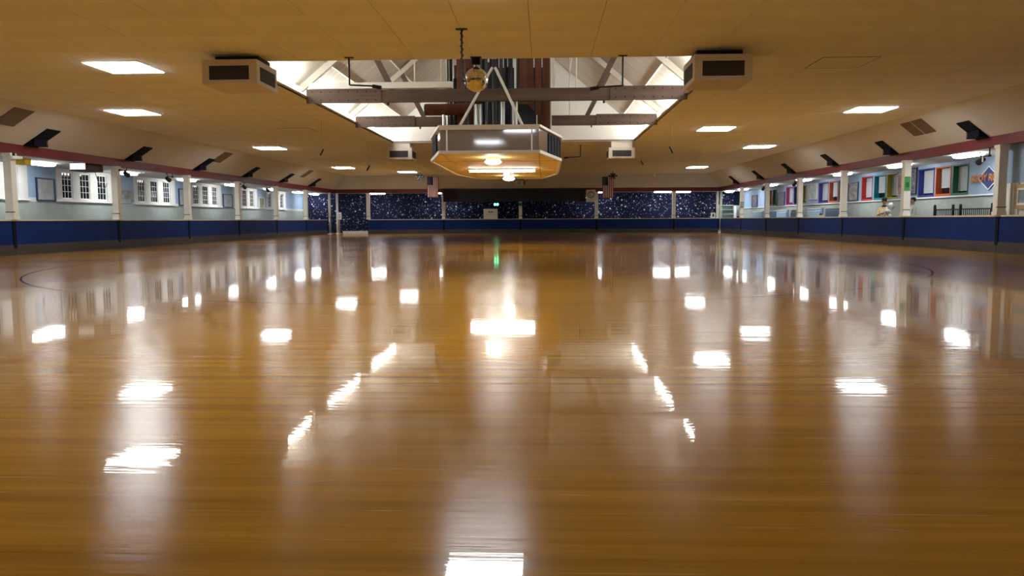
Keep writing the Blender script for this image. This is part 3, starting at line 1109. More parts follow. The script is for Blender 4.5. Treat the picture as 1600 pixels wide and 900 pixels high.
MB().lathe([(0.045, 0.225), (0.05, 0.25), (0.02, 0.265)], n=12).build('crown_cap', BLACK, d)
MB().box(-0.085, 0.085, -0.07, 0.07, 0.31, 0.43).build('motor', DARKB, d, bevel=0.015)
MB().box(-0.11, 0.11, -0.09, 0.09, 0.43, 0.449).build('ceiling_plate', BLACK, d)

# hanging rod with twisted cable
p = thing('ceiling_rod', 'black hanging rod with tangled cable dropping from the near ceiling', 'rod', (-1.42, 13.6, HC))
MB().box(-0.10, 0.10, -0.05, 0.05, -0.015, -0.002).build('flange', BLACK, p)
MB().tube((0, 0, -0.015), (0, 0, -1.05), 0.016).build('rod', BLACK, p)
cb = MB()
prev = None
for i in range(60):
    z = -0.02 - i * 0.0155
    q = (0.026 * math.cos(i * 0.9), 0.026 * math.sin(i * 0.9), z)
    if prev:
        cb.tube(prev, q, 0.007, n=5, caps=False)
    prev = q
cb.build('cable', BLACK, p)
MB().path([(0, 0, -0.74), (0.05, 0, -0.82), (0.07, 0, -0.92), (0.02, 0, -0.86)], 0.012).build('clamp', BLACK, p)

# L-shaped lamp arms at the opening


def lamp_arm(label, loc, s, drop, reach, sc=1.0):
    t = thing('lamp_arm', label, 'lamp arm', loc, 'black L shaped arms by the roof opening')
    MB().box(-0.09, 0.09, -0.04, 0.04, -0.012, -0.002).build('flange', BLACK, t)
    MB().tube((0, 0, -0.012), (0, 0, -drop), 0.018 * sc).build('drop_rod', BLACK, t)
    MB().tube((0, 0, -drop), (s * reach, 0, -drop - 0.03), 0.016 * sc).build('side_rod', BLACK, t)
    MB().tube((s * reach * 0.86, 0, -drop - 0.03), (s * reach * 1.18, 0, -drop - 0.06), 0.038 * sc, n=12).build('spot_head', BLACK, t)
    return t


lamp_arm('black L shaped lamp arm hanging over the left of the roof opening', (-3.95, 15.8, HC), 1, 0.55, 0.55)
lamp_arm('black L shaped lamp arm hanging over the right of the roof opening', (1.6, 15.95, HC), -1, 0.6, 0.56)
lamp_arm('distant black L shaped rod hanging right of the platform', (1.64, 34.8, HC), -1, 0.5, 0.62, 1.2)

# hanging microphones
MIC = [(-7.43, 25.8, 0.95, 'small black microphone hanging on a wire left of the nearer truss'), (-7.3, 32.1, 1.05, 'small black microphone hanging on a wire left of the far left air box'),
       (4.2, 25.9, 0.95, 'small black microphone hanging on a wire right of the nearer truss'), (5.2, 41.4, 0.25, 'small black microphone hanging right of the far right air box')]
for x, y, dr, lb in MIC:
    t = thing('hanging_microphone', lb, 'microphone', (x, y, HC), 'hanging microphones')
    MB().tube((0, 0, -0.002), (0, 0, -dr), 0.005, n=6).build('wire', GREY, t)
    s = 1 if x > 0 else -1
    MB().tube((-s * 0.05, 0, -dr + 0.04), (s * 0.07, 0, -dr - 0.17), 0.022, 0.03, n=8).build('capsule', BLACK, t)

# star-shaped party lights near the far cove
for x, nm in ((-8.6, 'left'), (4.75, 'right')):
    t = thing('party_light', 'small black spiky party light on the ceiling above the %s flag' % nm, 'light', (x, 53.6, HC - 0.12), 'party lights above the flags')
    MB().tube((0, 0, 0.116), (0, 0, -0.12), 0.03).build('stem', BLACK, t)
    MB().ball((0, 0, -0.2), 0.12).build('body', BLACK, t)
    for i in range(6):
        an = i * math.pi / 3
        MB().tube((0.08 * math.cos(an), -0.05, -0.2 + 0.08 * math.sin(an)), (0.3 * math.cos(an), -0.08, -0.2 + 0.2 * math.sin(an)), 0.05, 0.06, n=8).build('lamp_head', BLACK, t)
for x, nm in ((7.95, 'left'), (8.5, 'right')):
    t = thing('spot_lamp', 'tiny white spot lamp near the far right cove, %s of two' % nm, 'lamp', (x, 56.0, HC), 'tiny spots at the far cove')
    MB().tube((0, 0, -0.002), (0, 0, -0.1), 0.02).build('stem', WHITE, t)
    MB().tube((0, 0.05, -0.1), (0, -0.1, -0.2), 0.06, 0.09, n=12).build('head', BRIGHT, t)

# ---------------------------------------------------------------- air boxes


def air_box(label, x0, y0, zt, zb, near):
    wd, dp = 1.11, 1.15
    t = thing('air_diffuser', label, 'air vent', (x0 + wd / 2, y0 + dp / 2, zb), 'cream air boxes at the corners of the roof opening')
    W, D, H_ = wd / 2, dp / 2, zt - zb
    MB().box(-W, W, -D, D, 0, H_).build('box', ACBOX, t, bevel=0.012)
    top = HC - zb
    MB().box(-W * 0.78, W * 0.82, (-D * 0.35 if near else -D * 0.8), D * 0.8, H_, top - 0.001).build('neck', ACBOX if not near else DARKGR, t)
    gw, gz0, gz1 = W * 0.72, H_ * 0.17, H_ * 0.74
    MB().box(-gw, gw, -D - 0.012, -D, gz0, gz1).build('grille', DARKGR, t)
    MB().box(-W - 0.012, -W, -D * 0.72, D * 0.72, gz0, gz1).build('grille', DARKGR, t)
    MB().box(W, W + 0.012, -D * 0.72, D * 0.72, gz0, gz1).build('grille', DARKGR, t)
    for i in range(5):
        z = gz0 + (gz1 - gz0) * (i + 0.5) / 5
        MB().box(-gw, gw, -D - 0.020, -D - 0.012, z - 0.006, z + 0.006).build('louvre', DARKGR, t)
    fr = MB()
    for a_, b_, c_, e_ in ((-gw - 0.03, gw + 0.03, gz0 - 0.03, gz0), (-gw - 0.03, gw + 0.03, gz1, gz1 + 0.03), (-gw - 0.03, -gw, gz0, gz1), (gw, gw + 0.03, gz0, gz1)):
        fr.box(a_, b_, -D - 0.018, -D, c_, e_)
    fr.build('grille_frame', ACBOX, t)
    return t


air_box('cream square air box with dark grilles, near left corner of the roof opening', -6.74, 15.2, 4.17, 3.69, True)
air_box('cream square air box with dark grilles, near right corner of the roof opening', 2.89, 15.2, 4.15, 3.65, True)
air_box('small pale air box at the far left corner of the roof opening', -6.74, 33.0, 4.09, 3.60, False)
air_box('small pale air box at the far right corner of the roof opening', 2.75, 33.0, 4.03, 3.57, False)

# access hatch
t = thing('ceiling_hatch', 'plain square access hatch outlined on the right ceiling', 'hatch', (6.32, 16.95, HC))
f = MB()
s = 0.58
for x0, x1, y0, y1 in ((-s, s, -s, -s + 0.012), (-s, s, s - 0.012, s), (-s, -s + 0.012, -s + 0.012, s - 0.012), (s - 0.012, s, -s + 0.012, s - 0.012)):
    f.box(x0, x1, y0, y1, -0.008, -0.003)
f.build('frame', CEILGAP, t)
MB().box(-s + 0.012, s - 0.012, -s + 0.012, s - 0.012, -0.006, -0.003).build('lid', CEIL, t)

dup(t, (-8.95, 28.05, HC), 'faint square access hatch on the left ceiling beside the roof opening')
dup(t, (-11.9, 42.0, HC), 'faint square access hatch on the far left ceiling before the small lights')

# ---------------------------------------------------------------- cove loudspeakers and grilles


def cove_speaker(label, side, y):
    x, sl = (XL, 0.95 / 1.5) if side < 0 else (XR, 0.95 / 1.2)
    g = -side
    t = thing('cove_loudspeaker', label, 'loudspeaker', (x, y, ZB1 + 0.022), 'navy loudspeakers along the coves')
    tx = 0.80 if side < 0 else 0.62
    ex = 0.37 if side < 0 else 0.31
    pr = [(0.012 * g, 0.0), (ex * g, 0.0), (ex * g, ex * sl + 0.03), (tx * g, tx * sl + 0.0), (tx * g, tx * sl - 0.03)]
    pr = [(0.012 * g, -0.012), (ex * g, -0.012), (ex * g, ex * sl - 0.03), (ex * g, ex * sl - 0.03)]
    MB().prism([(0.015 * g, -0.02), (ex * g, -0.02), (ex * g, ex * sl - 0.025)], -0.33, 0.33).build('cabinet', DARKB, t)
    MB().prism([(ex * 0.05 * g, ex * 0.05 * sl - 0.06), (tx * g, tx * sl - 0.06), (tx * g, tx * sl - 0.03), (ex * 0.05 * g, ex * 0.05 * sl - 0.03)], -0.33, 0.33).build('sloping_panel', DARKB, t)
    MB().box(min(ex * g, (ex + 0.012) * g), max(ex * g, (ex + 0.012) * g), 0.27, 0.285, 0.02, 0.17).build('edge_strip', GREY, t)  # pale strip painted in for the highlight on the cabinet's edge
    return t


for i in range(6):
    y = 23.6 + 5.72 * i
    cove_speaker('navy wedge loudspeaker on the left cove, %s to the viewer' % nth(i), -1, y)
    cove_speaker('navy wedge loudspeaker on the right cove, %s to the viewer' % nth(i), 1, y)


def cove_grille(label, side, y0, y1, double):
    x, sl, w_ = (XL, 0.95 / 1.5, 1.5) if side < 0 else (XR, 0.95 / 1.2, 1.2)
    g = -side
    a0, a1 = (0.66, 1.32) if side < 0 else (0.52, 1.02)
    t = thing('cove_grille', label, 'vent', (x, y0, ZB1), 'brown grilles on the coves')
    parts = [(0, y1 - y0)] if not double else [(0, (y1 - y0) / 2 - 0.015), ((y1 - y0) / 2 + 0.015, y1 - y0)]
    for p0, p1 in parts:
        MB().prism([(a0 * g, a0 * sl - 0.02), (a1 * g, a1 * sl - 0.02), (a1 * g, a1 * sl - 0.006), (a0 * g, a0 * sl - 0.006)], p0, p1).build('grille', GRILLE, t)
        for q in range(7):
            a_ = a0 + (a1 - a0) * (q + 0.5) / 7
            MB().beam((a_ * g, p0, a_ * sl - 0.024), (a_ * g, p1, a_ * sl - 0.024), 0.02, 0.012).build('louvre', GRILLE, t)
    if double:
        MB().beam((a0 * g, (y1 - y0) / 2, a0 * sl - 0.015), (a1 * g, (y1 - y0) / 2, a1 * sl - 0.015), 0.03, 0.02).build('divider', WHITE, t)


cove_grille('brown grille high on the left cove at the picture edge', -1, 21.1, 21.95, False)
cove_grille('brown grille high on the left cove, midway along', -1, 35.25, 36.2, False)
cove_grille('brown grille high on the left cove near the far end', -1, 48.2, 49.0, False)
cove_grille('double brown grille with white divider on the right cove', 1, 25.3, 26.75, True)

# ---------------------------------------------------------------- far end: header, flags, signs
t = thing('header_board', 'wide black header board over the centre of the far barrier', 'board', (-2.2, YB - 0.03, 2.36))
MB().box(-7.55, 3.1, YB - 0.14, YB - 0.075, 2.36, 3.27).build('board', mat('header_navy', (0.011, 0.015, 0.028), 0.6), t, world=True)
MB().box(-7.55, 3.1, YB - 0.155, YB - 0.07, 3.25, 3.29).build('top_edge', BLACK, t, world=True)


def flag(label, x, z, y):
    t = thing('flag', label, 'flag', (x, y, z), 'flags hanging at the far end')
    m = MB()
    nx, nz, W, H_ = 16, 10, 0.82, 1.5
    for j in range(nz + 1):
        for i in range(nx + 1):
            u, v = i / nx, j / nz
            m.v.append((u * W, 0.03 * math.sin(u * 9 + x) * (0.3 + v) + 0.01 * math.sin(v * 7), -v * H_))
    for j in range(nz):
        for i in range(nx):
            a_ = j * (nx + 1) + i
            m.face((a_, a_ + 1, a_ + nx + 2, a_ + nx + 1))
    o = m.build('cloth', FLAG, t, smooth=True)
    so = o.modifiers.new('thick', 'SOLIDIFY')
    so.thickness = 0.008
    MB().tube((-0.04, 0, 0.012), (W + 0.04, 0, 0.012), 0.015).build('hanging_rod', CAP, t)
    for xx in (0.05, W - 0.05):
        MB().tube((xx, 0, 0.02), (xx, 0, HC - z - 0.001), 0.006, n=6).build('cord', WHITE, t)
    return t


flag('striped flag with dark star corner hanging left of the black header board', -8.45, 4.16, 55.9)
flag('striped flag with dark star corner hanging right of the round emblem sign', 4.2, 4.06, 55.9)

t = thing('emblem_sign', 'square cream sign with dark round C emblem at the header board end', 'sign', (3.52, YB - 0.165, 2.76))
MB().box(-0.34, 0.34, -0.015, 0.015, -0.45, 0.45).build('board', WHITE, t)
MB().box(-0.2, 0.2, 0.015, 0.164, 0.36, 0.42).build('bracket', BLACK, t)
ring = MB()
for i in range(28):
    a0, a1 = 2 * math.pi * i / 28, 2 * math.pi * (i + 1) / 28
    q = lambda r, a_: (r * math.cos(a_), -0.018, 0.08 + r * math.sin(a_))
    ring.quad(q(0.20, a0), q(0.20, a1), q(0.255, a1), q(0.255, a0))
INK = mat('dark_ink', (0.03, 0.02, 0.025), 0.6)
ring.build('emblem_ring', INK, t)
text_mesh('emblem_letter', 'C', 0.40, INK, t, (0, -0.02, 0.08), (math.pi / 2, 0, 0), 0.002)
for k_ in range(4):
    MB().box(-0.26 + k_ * 0.14, -0.16 + k_ * 0.14, -0.019, -0.016, -0.33, -0.27).build('printed_word', GREY, t)

t = thing('cabinet', 'pale box cabinet standing on the far rail left of centre', 'cabinet', (-4.0, YB + 0.1, 1.075))
MB().box(-0.52, 0.52, -0.16, 0.16, 0.001, 0.76).build('body', WHITE, t, bevel=0.01)
MB().box(-0.47, 0.47, -0.172, -0.16, 0.05, 0.70).build('door', WHITE, t)
MB().box(-0.16, -0.02, -0.176, -0.172, 0.48, 0.56).build('black_mark', BLACK, t)
MB().box(0.04, 0.18, -0.176, -0.172, 0.48, 0.56).build('black_mark', BLACK, t)
t = thing('exit_lamp', 'twin green exit lamps glowing on the star wall above the pale cabinet', 'exit sign', (-3.75, WB - 0.06, 2.22))
MB().box(-0.3, 0.3, 0, 0.058, -0.16, 0.16).build('housing', DARKB, t)
for s in (-1, 1):
    MB().ball((s * 0.1, -0.01, 0), 0.085, 0.03, 0.1).build('green_lens', L_GREEN, t)
t = thing('exit_placard', 'small green placard high on the centre far column', 'sign', (-1.75, YB - 0.075, 2.02))
MB().box(-0.13, 0.13, 0, 0.02, 0, 0.33).build('board', mat('placard_green', (0.03, 0.22, 0.08), 0.6), t)
MB().box(-0.05, 0.05, -0.006, 0, 0.08, 0.2).build('dark_pictogram', BLACK, t)
MB().box(-0.13, 0.13, -0.006, 0, 0.27, 0.31).build('white_band', BRIGHT, t)
t = thing('emergency_light', 'white emergency lamp box with two heads on the far cove above the header', 'lamp', (-1.75, 57.15, 3.55))
MB().box(-0.3, 0.3, -0.15, 0.1, 0, 0.34).build('box', WHITE, t, bevel=0.02)
MB().ball((-0.05, -0.16, 0.16), 0.1, 0.03, 0.1).build('dial', BLACK, t)
MB().ball((-0.04, -0.19, 0.16), 0.06, 0.02, 0.06).build('dial_face', BRIGHT, t)
MB().box(0.27, 0.36, -0.18, 0.1, 0.02, 0.3).build('side_plate', BLACK, t)
for s in (-0.22, -0.06, 0.1, 0.24):
    MB().tube((s, 0, 0.34), (s, -0.08, 0.44), 0.04, 0.055, n=10).build('lamp_head', BLACK, t)

# ---------------------------------------------------------------- left aisle pictures, monitor, spots


def picture(label, side, y0, y1, z0, z1, fm, im, group=None, t_=0.05):
    x = WL + 0.001 if side < 0 else WR - 0.001
    g = -side
    t = thing('framed_picture', label, 'picture', (x, (y0 + y1) / 2, z0), group)

    def bx(a0, a1, d, zz0, zz1):
        xa, xb2 = sorted((x, x + g * d))
        return MB().box(xa, xb2, a0, a1, zz0, zz1)
    f = MB()
    for a0, a1, c0, c1 in ((y0, y0 + t_, z0, z1), (y1 - t_, y1, z0, z1), (y0 + t_, y1 - t_, z0, z0 + t_), (y0 + t_, y1 - t_, z1 - t_, z1)):
        xa, xb2 = sorted((x, x + g * 0.06))
        f.box(xa, xb2, a0, a1, c0, c1)
    f.build('frame', fm, t, world=True)
    bx(y0 + t_, y1 - t_, 0.035, z0 + t_, z1 - t_).build('picture_sheet', im, t, world=True)
    return t


FNAVY = mat('frame_navy', (0.02, 0.03, 0.09), 0.5)
PAPER = mat('board_paper', (0.42, 0.45, 0.45), 0.7, var=0.15, vscale=(4, 4, 4))
SKETCH = mat('sketch_paper', (0.30, 0.31, 0.30), 0.7, var=0.5, vscale=(5, 5, 5))
COLLAGE = mat('collage_paper', (0.16, 0.17, 0.20), 0.6, var=0.9, vscale=(9, 9, 9))
MAPP = mat('map_paper', (0.50, 0.56, 0.60), 0.6, var=0.35, vscale=(5, 5, 5))
picture('white board in a navy frame left of the nearest windows', -1, 28.5, 29.6, 1.80, 2.68, FNAVY, PAPER)
picture('grey sketch poster between the second and third left columns', -1, 34.3, 35.3, 1.84, 2.45, WAINS, SKETCH, t_=0.03)
picture('navy edged poster just before the third left column', -1, 39.9, 41.0, 1.82, 2.72, FNAVY, PAPER)
picture('pale poster with navy side bars before the fourth left column', -1, 45.5, 46.9, 1.82, 2.62, FNAVY, PAPER)
picture('faded yellow green poster between the far left windows', -1, 51.3, 52.3, 1.82, 2.6, WHITE, mat('green_poster', (0.30, 0.34, 0.22), 0.7, var=0.4, vscale=(4, 4, 4)))
t = thing('monitor', 'boxy monitor with lit screen hanging under the left beam beside the windows', 'monitor', (-16.5, 26.95, 2.80))
MB().box(-0.35, 0.30, -0.05, 0.95, 0, 0.31).build('casing', mat('monitor_brown', (0.06, 0.04, 0.03), 0.6), t, bevel=0.015)
MB().box(-0.32, 0.24, -0.062, -0.05, 0.05, 0.27).build('screen', L_SCREEN, t)
MB().box(-0.06, 0.06, 0.3, 0.5, 0.31, SOF - 2.80 - 0.001).build('mount', BLACK, t)
cbl = MB()
prev = None
for i in range(15):
    u = i / 14
    q = (0.25, 0.5 + u * 0.75, 0.02 - 0.75 * math.sin(math.pi * u * 0.75) * (1 - 0.25 * u))
    if prev:
        cbl.tube(prev, q, 0.012, n=6, caps=False)
    prev = q
cbl.build('cable', BLACK, t)
t = thing('yellow_sign_box', 'small yellow box sign under the left beam by the nearest column', 'sign', (-16.45, 23.75, 2.80))
MB().box(-0.16, 0.16, 0, 0.3, 0, 0.2).build('box', mat('sign_yellow', (0.62, 0.45, 0.02), 0.5), t, bevel=0.01)
MB().tube((0, 0.15, 0.2), (0, 0.15, SOF - 2.801), 0.02).build('hanger', WHITE, t)
t = thing('paper_roll', 'crumpled white roll clipped to the nearest left column under the beam', 'roll', (-15.78, 22.6, 2.86))
MB().tube((-0.05, -0.16, 0.05), (0.0, 0.25, 0.07), 0.06, 0.05, n=10).build('roll', BRIGHT, t)
MB().box(-0.13, -0.05, 0, 0.05, 0.03, 0.2).build('clip', BLACK, t)


def post_spot(label, x, y, s, z=2.82, hang=False):
    t = thing('spot_camera', label, 'spotlight', (x, y, z), 'black spots clipped to the columns')
    MB().tube((0, 0, 0.1), (0, 0.42 * s, 0.1), 0.018).build('arm', BLACK, t)
    MB().tube((0, 0.42 * s, 0.1), (0, 0.52 * s, 0.24), 0.015).build('stay', BLACK, t)
    MB().tube((0, 0.42 * s - 0.1, 0.02), (0, 0.42 * s + 0.14, -0.06), 0.075, 0.095, n=14).build('head', BLACK, t)
    MB().lathe([(0.05, 0.07), (0.05, 0.13)], n=8).build('joint', BLACK, t)
    if hang:
        MB().tube((0, 0, 0.1), (0, 0, ZB0 - z - 0.001), 0.02).build('hanger', BLACK, t)
    return t


post_spot('black spotlight on an arm clipped to the second left column', -15.86, 28.42, 1)
post_spot('black spotlight under the left beam before the third left column', -16.1, 33.0, -1, hang=True)
post_spot('black spotlight on an arm clipped to the fourth left column', -15.86, 39.95, 1)
post_spot('black spotlight before the fifth left column', -16.1, 44.9, -1, hang=True)
t = post_spot('black spotlight with white face by the nearest right column', 13.1, 23.4, 1, 2.72, True)
MB().box(-0.05, -0.02, 0.25, 0.30, -0.07, 0.09).build('white_plate', BRIGHT, t)
post_spot('black spotlight before the fourth right column', 13.1, 40.6, 1, hang=True)
post_spot('black spotlight on an arm at the fifth right column', 13.1, 46.3, 1, hang=True)

# ---------------------------------------------------------------- right aisle pictures, signs, furniture
picture('navy framed picture between the red window box and the third right column', 1, 38.5, 39.75, 1.86, 2.78, FNAVY, SKETCH)
picture('pale line map poster left of the purple window box', 1, 44.2, 45.8, 2.08, 3.0, WHITE, MAPP, t_=0.03)
picture('dark photo collage panel beside the blue window box', 1, 32.58, 33.7, 1.98, 3.08, BLACK, COLLAGE)
picture('dark framed picture between the magenta and green window boxes', 1, 50.0, 51.5, 1.82, 2.72, FNAVY, COLLAGE)
picture('tall dark framed photo on the far right pale blue wall', 1, 56.3, 57.7, 1.82, 2.72, FNAVY, COLLAGE)
picture('orange and red mixed poster beside the yellow window box', 1, 33.75, 34.3, 2.0, 2.9, WHITE, mat('mixed_poster', (0.45, 0.30, 0.26), 0.7, var=0.6, vscale=(4, 4, 4)), t_=0.02)
t = thing('framed_picture', 'tan framed picture with white mat on the cream booth wall at the right edge', 'picture', (13.345, 22.0, 1.25))
f = MB()
for a0, a1, c0, c1 in ((21.0, 21.1, 1.25, 1.93), (22.05, 22.15, 1.25, 1.93), (21.1, 22.05, 1.25, 1.35), (21.1, 22.05, 1.83, 1.93)):
    f.box(13.30, 13.345, a0 + 0.3, a1 + 0.3, c0, c1)
f.build('frame', mat('tan_frame', (0.48, 0.33, 0.17), 0.5), t, world=True)
f = MB()
for a0, a1, c0, c1 in ((21.1, 21.16, 1.35, 1.83), (21.99, 22.05, 1.35, 1.83), (21.16, 21.99, 1.35, 1.41), (21.16, 21.99, 1.77, 1.83)):
    f.box(13.315, 13.345, a0 + 0.3, a1 + 0.3, c0, c1)
f.build('mat_border', BRIGHT, t, world=True)
MB().box(13.33, 13.345, 21.46, 22.29, 1.41, 1.77).build('picture_sheet', mat('scenery', (0.24, 0.33, 0.38), 0.5, var=0.4, vscale=(2, 2, 5)), t, world=True)

t = thing('diamond_sign', 'blue diamond sign with orange lettering near the nearest right column', 'sign', (WR - 0.03, 27.4, 2.37))
r = 0.40
MB().prism([(-0.62, 0), (0, -r), (0.62, 0), (0, r)], -0.02, 0.02, 'x').build('diamond_board', mat('sign_blue', (0.02, 0.045, 0.19), 0.5), t)
e_ = MB()
dq = [(-0.62, 0), (0, -r), (0.62, 0), (0, r)]
for i in range(4):
    p_, q_ = dq[i], dq[(i + 1) % 4]
    e_.beam((-0.022, *p_), (-0.022, *q_), 0.02, 0.03)
e_.build('white_border', BRIGHT, t)
text_mesh('orange_lettering', 'BODY ROCK', 0.37, mat('sign_orange', (0.65, 0.22, 0.02), 0.5, emit=0.0), t, (-0.035, 0.02, 0.0), (math.pi / 2, 0, -math.pi / 2), 0.012)
t = thing('green_notice', 'green notice on the near face of the second right column', 'notice', (13.0, 28.26, 1.98))
MB().box(-0.10, 0.10, -0.012, 0.0, 0, 0.5).build('sheet', mat('notice_green', (0.05, 0.30, 0.06), 0.6), t)
MB().box(-0.05, 0.05, -0.016, -0.012, 0.12, 0.3).build('dark_print', mat('print_dark_green', (0.01, 0.08, 0.02), 0.6), t)
t = thing('small_frame', 'small grey framed notice on the sixth right column', 'notice', (13.0, 51.25, 1.75))
MB().box(-0.10, 0.10, -0.02, 0.0, 0, 0.36).build('frame', DARKB, t)
MB().box(-0.08, 0.08, -0.024, -0.02, 0.03, 0.33).build('sheet', WAINS, t)


def bench(label, y0, y1, m, ztop):
    t = thing('booth_bench', label, 'bench', (14.6, (y0 + y1) / 2, 0), 'high backed benches behind the right barrier')
    L_ = (y1 - y0) / 2
    MB().box(-0.3, 0.3, -L_, L_, 0.36, 0.46).build('seat', m, t, bevel=0.02)
    MB().box(0.22, 0.32, -L_, L_, 0.46, ztop).build('backrest', m, t, bevel=0.02)
    MB().box(0.20, 0.34, -L_, L_, ztop, ztop + 0.04).build('top_trim', BRIGHT, t)
    MB().box(0.17, 0.215, -L_ + 0.12, L_ - 0.12, 0.62, ztop - 0.1).build('back_pad', m, t, bevel=0.015)
    for s in (-1, 1):
        MB().box(-0.3, 0.33, min(s * L_, s * (L_ - 0.05)), max(s * L_, s * (L_ - 0.05)), 0, 0.36).build('leg', DARKB, t)


BLU1 = mat('bench_pale_blue', (0.34, 0.50, 0.62), 0.35)
BLU2 = mat('bench_slate', (0.10, 0.16, 0.25), 0.45)
bench('slate blue high bench behind the right barrier below the orange window box', 39.1, 41.3, BLU2, 1.52)
bench('pale blue high bench behind the right barrier below the purple window box', 41.8, 44.1, BLU1, 1.52)
bench('slate blue high bench behind the right barrier below the blue far window box', 45.2, 47.0, BLU2, 1.50)
bench('pale blue high bench behind the right barrier below the magenta window box', 47.6, 49.8, BLU1, 1.50)
bench('short pale blue bench behind the right barrier under the collage picture', 50.0, 51.4, BLU2, 1.48)
bench('pale blue high bench behind the right barrier nearest the far corner', 52.8, 55.3, BLU1, 1.46)

t = thing('shelf_unit', 'pale green open shelf unit below the star wall, far right corner', 'shelf', (14.1, 60.4, 0))
SH = mat('shelf_green', (0.42, 0.52, 0.47), 0.6)
MB().box(-0.62, 0.72, 0.25, 0.3, 0, 2.05).build('back_panel', SH, t)
for x in (-0.65, 0.5, 0.72):
    MB().box(x, x + 0.05, -0.3, 0.25, 0, 2.05).build('upright', WAINS, t)
for z in (0.4, 0.9, 1.35, 1.68, 2.03):
    MB().box(-0.6, 0.5, -0.3, 0.25, z, z + 0.04).build('shelf', SH, t)
MB().box(0.56, 0.72, -0.34, -0.3, 0.4, 2.0).build('white_post', BRIGHT, t)
t = thing('side_panel', 'dark tall panel on the wall corner right of the shelf unit', 'panel', (15.1, 60.93, 0))
MB().box(-0.25, 0.28, 0, 0.065, 2.1, 3.1).build('dark_sheet', DARKB, t)
MB().box(-0.25, 0.28, -0.01, 0.065, 1.2, 2.05).build('pale_sheet', SH, t)

t = thing('fence', 'low black metal fence with knobs behind the right barrier below the diamond sign', 'fence', (14.0, 26.4, 0))
FY0, FY1 = -1.7, 1.85
MB().box(-0.02, 0.02, FY0, FY1, 1.27, 1.31).build('top_rail', BLACK, t)
MB().box(-0.02, 0.02, FY0, FY1, 0.2, 0.24).build('bottom_rail', BLACK, t)
for i in range(31):
    y = FY0 + (FY1 - FY0) * i / 30
    MB().box(-0.008, 0.008, y - 0.01, y + 0.01, 0.24, 1.27).build('baluster', BLACK, t)
for y in (FY0, 0.15, 0.62, FY1):
    MB().box(-0.035, 0.035, y - 0.035, y + 0.035, 0, 1.38).build('fence_post', BLACK, t)
    MB().ball((0, y, 1.42), 0.05).build('finial', BLACK, t)

# small things on the right rail
t = thing('rail_caddy', 'small tan caddy with dark top standing on the right rail', 'caddy', (13.06, 37.0, 1.075))
MB().box(-0.08, 0.08, -0.22, 0.22, 0.001, 0.08).build('tray', CAP, t)
MB().ball((0, -0.03, 0.12), 0.06, 0.1, 0.06).build('dark_lid', BLACK, t)
t = thing('black_cup', 'small black cup standing on the right rail left of the person in tan', 'cup', (13.06, 34.6, 1.075))
MB().lathe([(0.04, 0.001), (0.055, 0.17), (0.05, 0.175)], n=12).build('cup', BLACK, t)

# ---------------------------------------------------------------- people behind the right barrier
SKIN = mat('skin', (0.45, 0.25, 0.17), 0.6)
HAIR = mat('dark_hair', (0.015, 0.012, 0.012), 0.6)


def person(label, loc, rz, verts, edges, radii, zones, extras):
    t = thing('person', label, 'person', loc, rz=rz)
    me = bpy.data.meshes.new('tmp')
    me.from_pydata(verts, edges, [])
    o = bpy.data.objects.new('tmp', me)
    C.objects.link(o)
    o.modifiers.new('skin', 'SKIN')
    for sv, r in zip(me.skin_vertices[0].data, radii):
        sv.radius = (r, r) if not isinstance(r, tuple) else r
    me.skin_vertices[0].data[0].use_root = True
    ss = o.modifiers.new('sub', 'SUBSURF')
    ss.levels = ss.render_levels = 2
    bpy.context.view_layer.update()
    m2 = bpy.data.meshes.new_from_object(o.evaluated_get(bpy.context.evaluated_depsgraph_get()))
    bpy.data.objects.remove(o)
    m2.materials.clear()
    for z in zones:
        m2.materials.append(z[0])
    for p_ in m2.polygons:
        c = p_.center
        for i, z in enumerate(zones):
            if z[1](c):
                p_.material_index = i
                break
        p_.use_smooth = True
    m2.name = 'body'
    b = bpy.data.objects.new('body', m2)
    C.objects.link(b)
    b.parent = t
    extras(t)
    return t


def human(arm_l, arm_r, lean=0.0):
    """vertices of a standing figure, 1.75 tall, facing -y"""
    V = [(0, 0, 0.95), (0, lean * 0.3, 1.15), (0, lean * 0.7, 1.36), (0, lean, 1.48), (0, lean - 0.01, 1.56), (0, lean - 0.02, 1.66),
         (0.10, 0, 0.88), (0.11, 0, 0.48), (0.11, 0.02, 0.08), (0.12, -0.14, 0.035),
         (-0.10, 0, 0.88), (-0.11, 0, 0.48), (-0.11, 0.02, 0.08), (-0.12, -0.14, 0.035)]
    Ed = [(0, 1), (1, 2), (2, 3), (3, 4), (4, 5), (0, 6), (6, 7), (7, 8), (8, 9), (0, 10), (10, 11), (11, 12), (12, 13)]
    Rd = [(0.16, 0.12), (0.15, 0.11), (0.17, 0.115), 0.065, 0.06, 0.085, 0.09, 0.062, 0.045, 0.04, 0.09, 0.062, 0.045, 0.04]
    for arm in (arm_l, arm_r):
        prev = 2
        for pt_, r in zip(arm, (0.062, 0.046, 0.034, 0.036)):
            V.append(pt_)
            Ed.append((prev, len(V) - 1))
            Rd.append(r)
            prev = len(V) - 1
        hb = Vector(arm[-1])
        wr_ = Vector(arm[-2])
        d_ = (hb - wr_).normalized()
        side = d_.cross(Vector((0, 0, 1)))
        side = side.normalized() if side.length > 0.01 else Vector((1, 0, 0))
        for k_, (off, ln2) in enumerate(((-0.027, 0.06), (-0.009, 0.072), (0.009, 0.068), (0.027, 0.055))):
            V.append(tuple(hb + side * off + d_ * ln2))
            Ed.append((prev, len(V) - 1))
            Rd.append(0.009)
        V.append(tuple(hb + side * 0.05 - d_ * 0.005))
        Ed.append((prev, len(V) - 1))
        Rd.append(0.011)
    return V, Ed, Rd


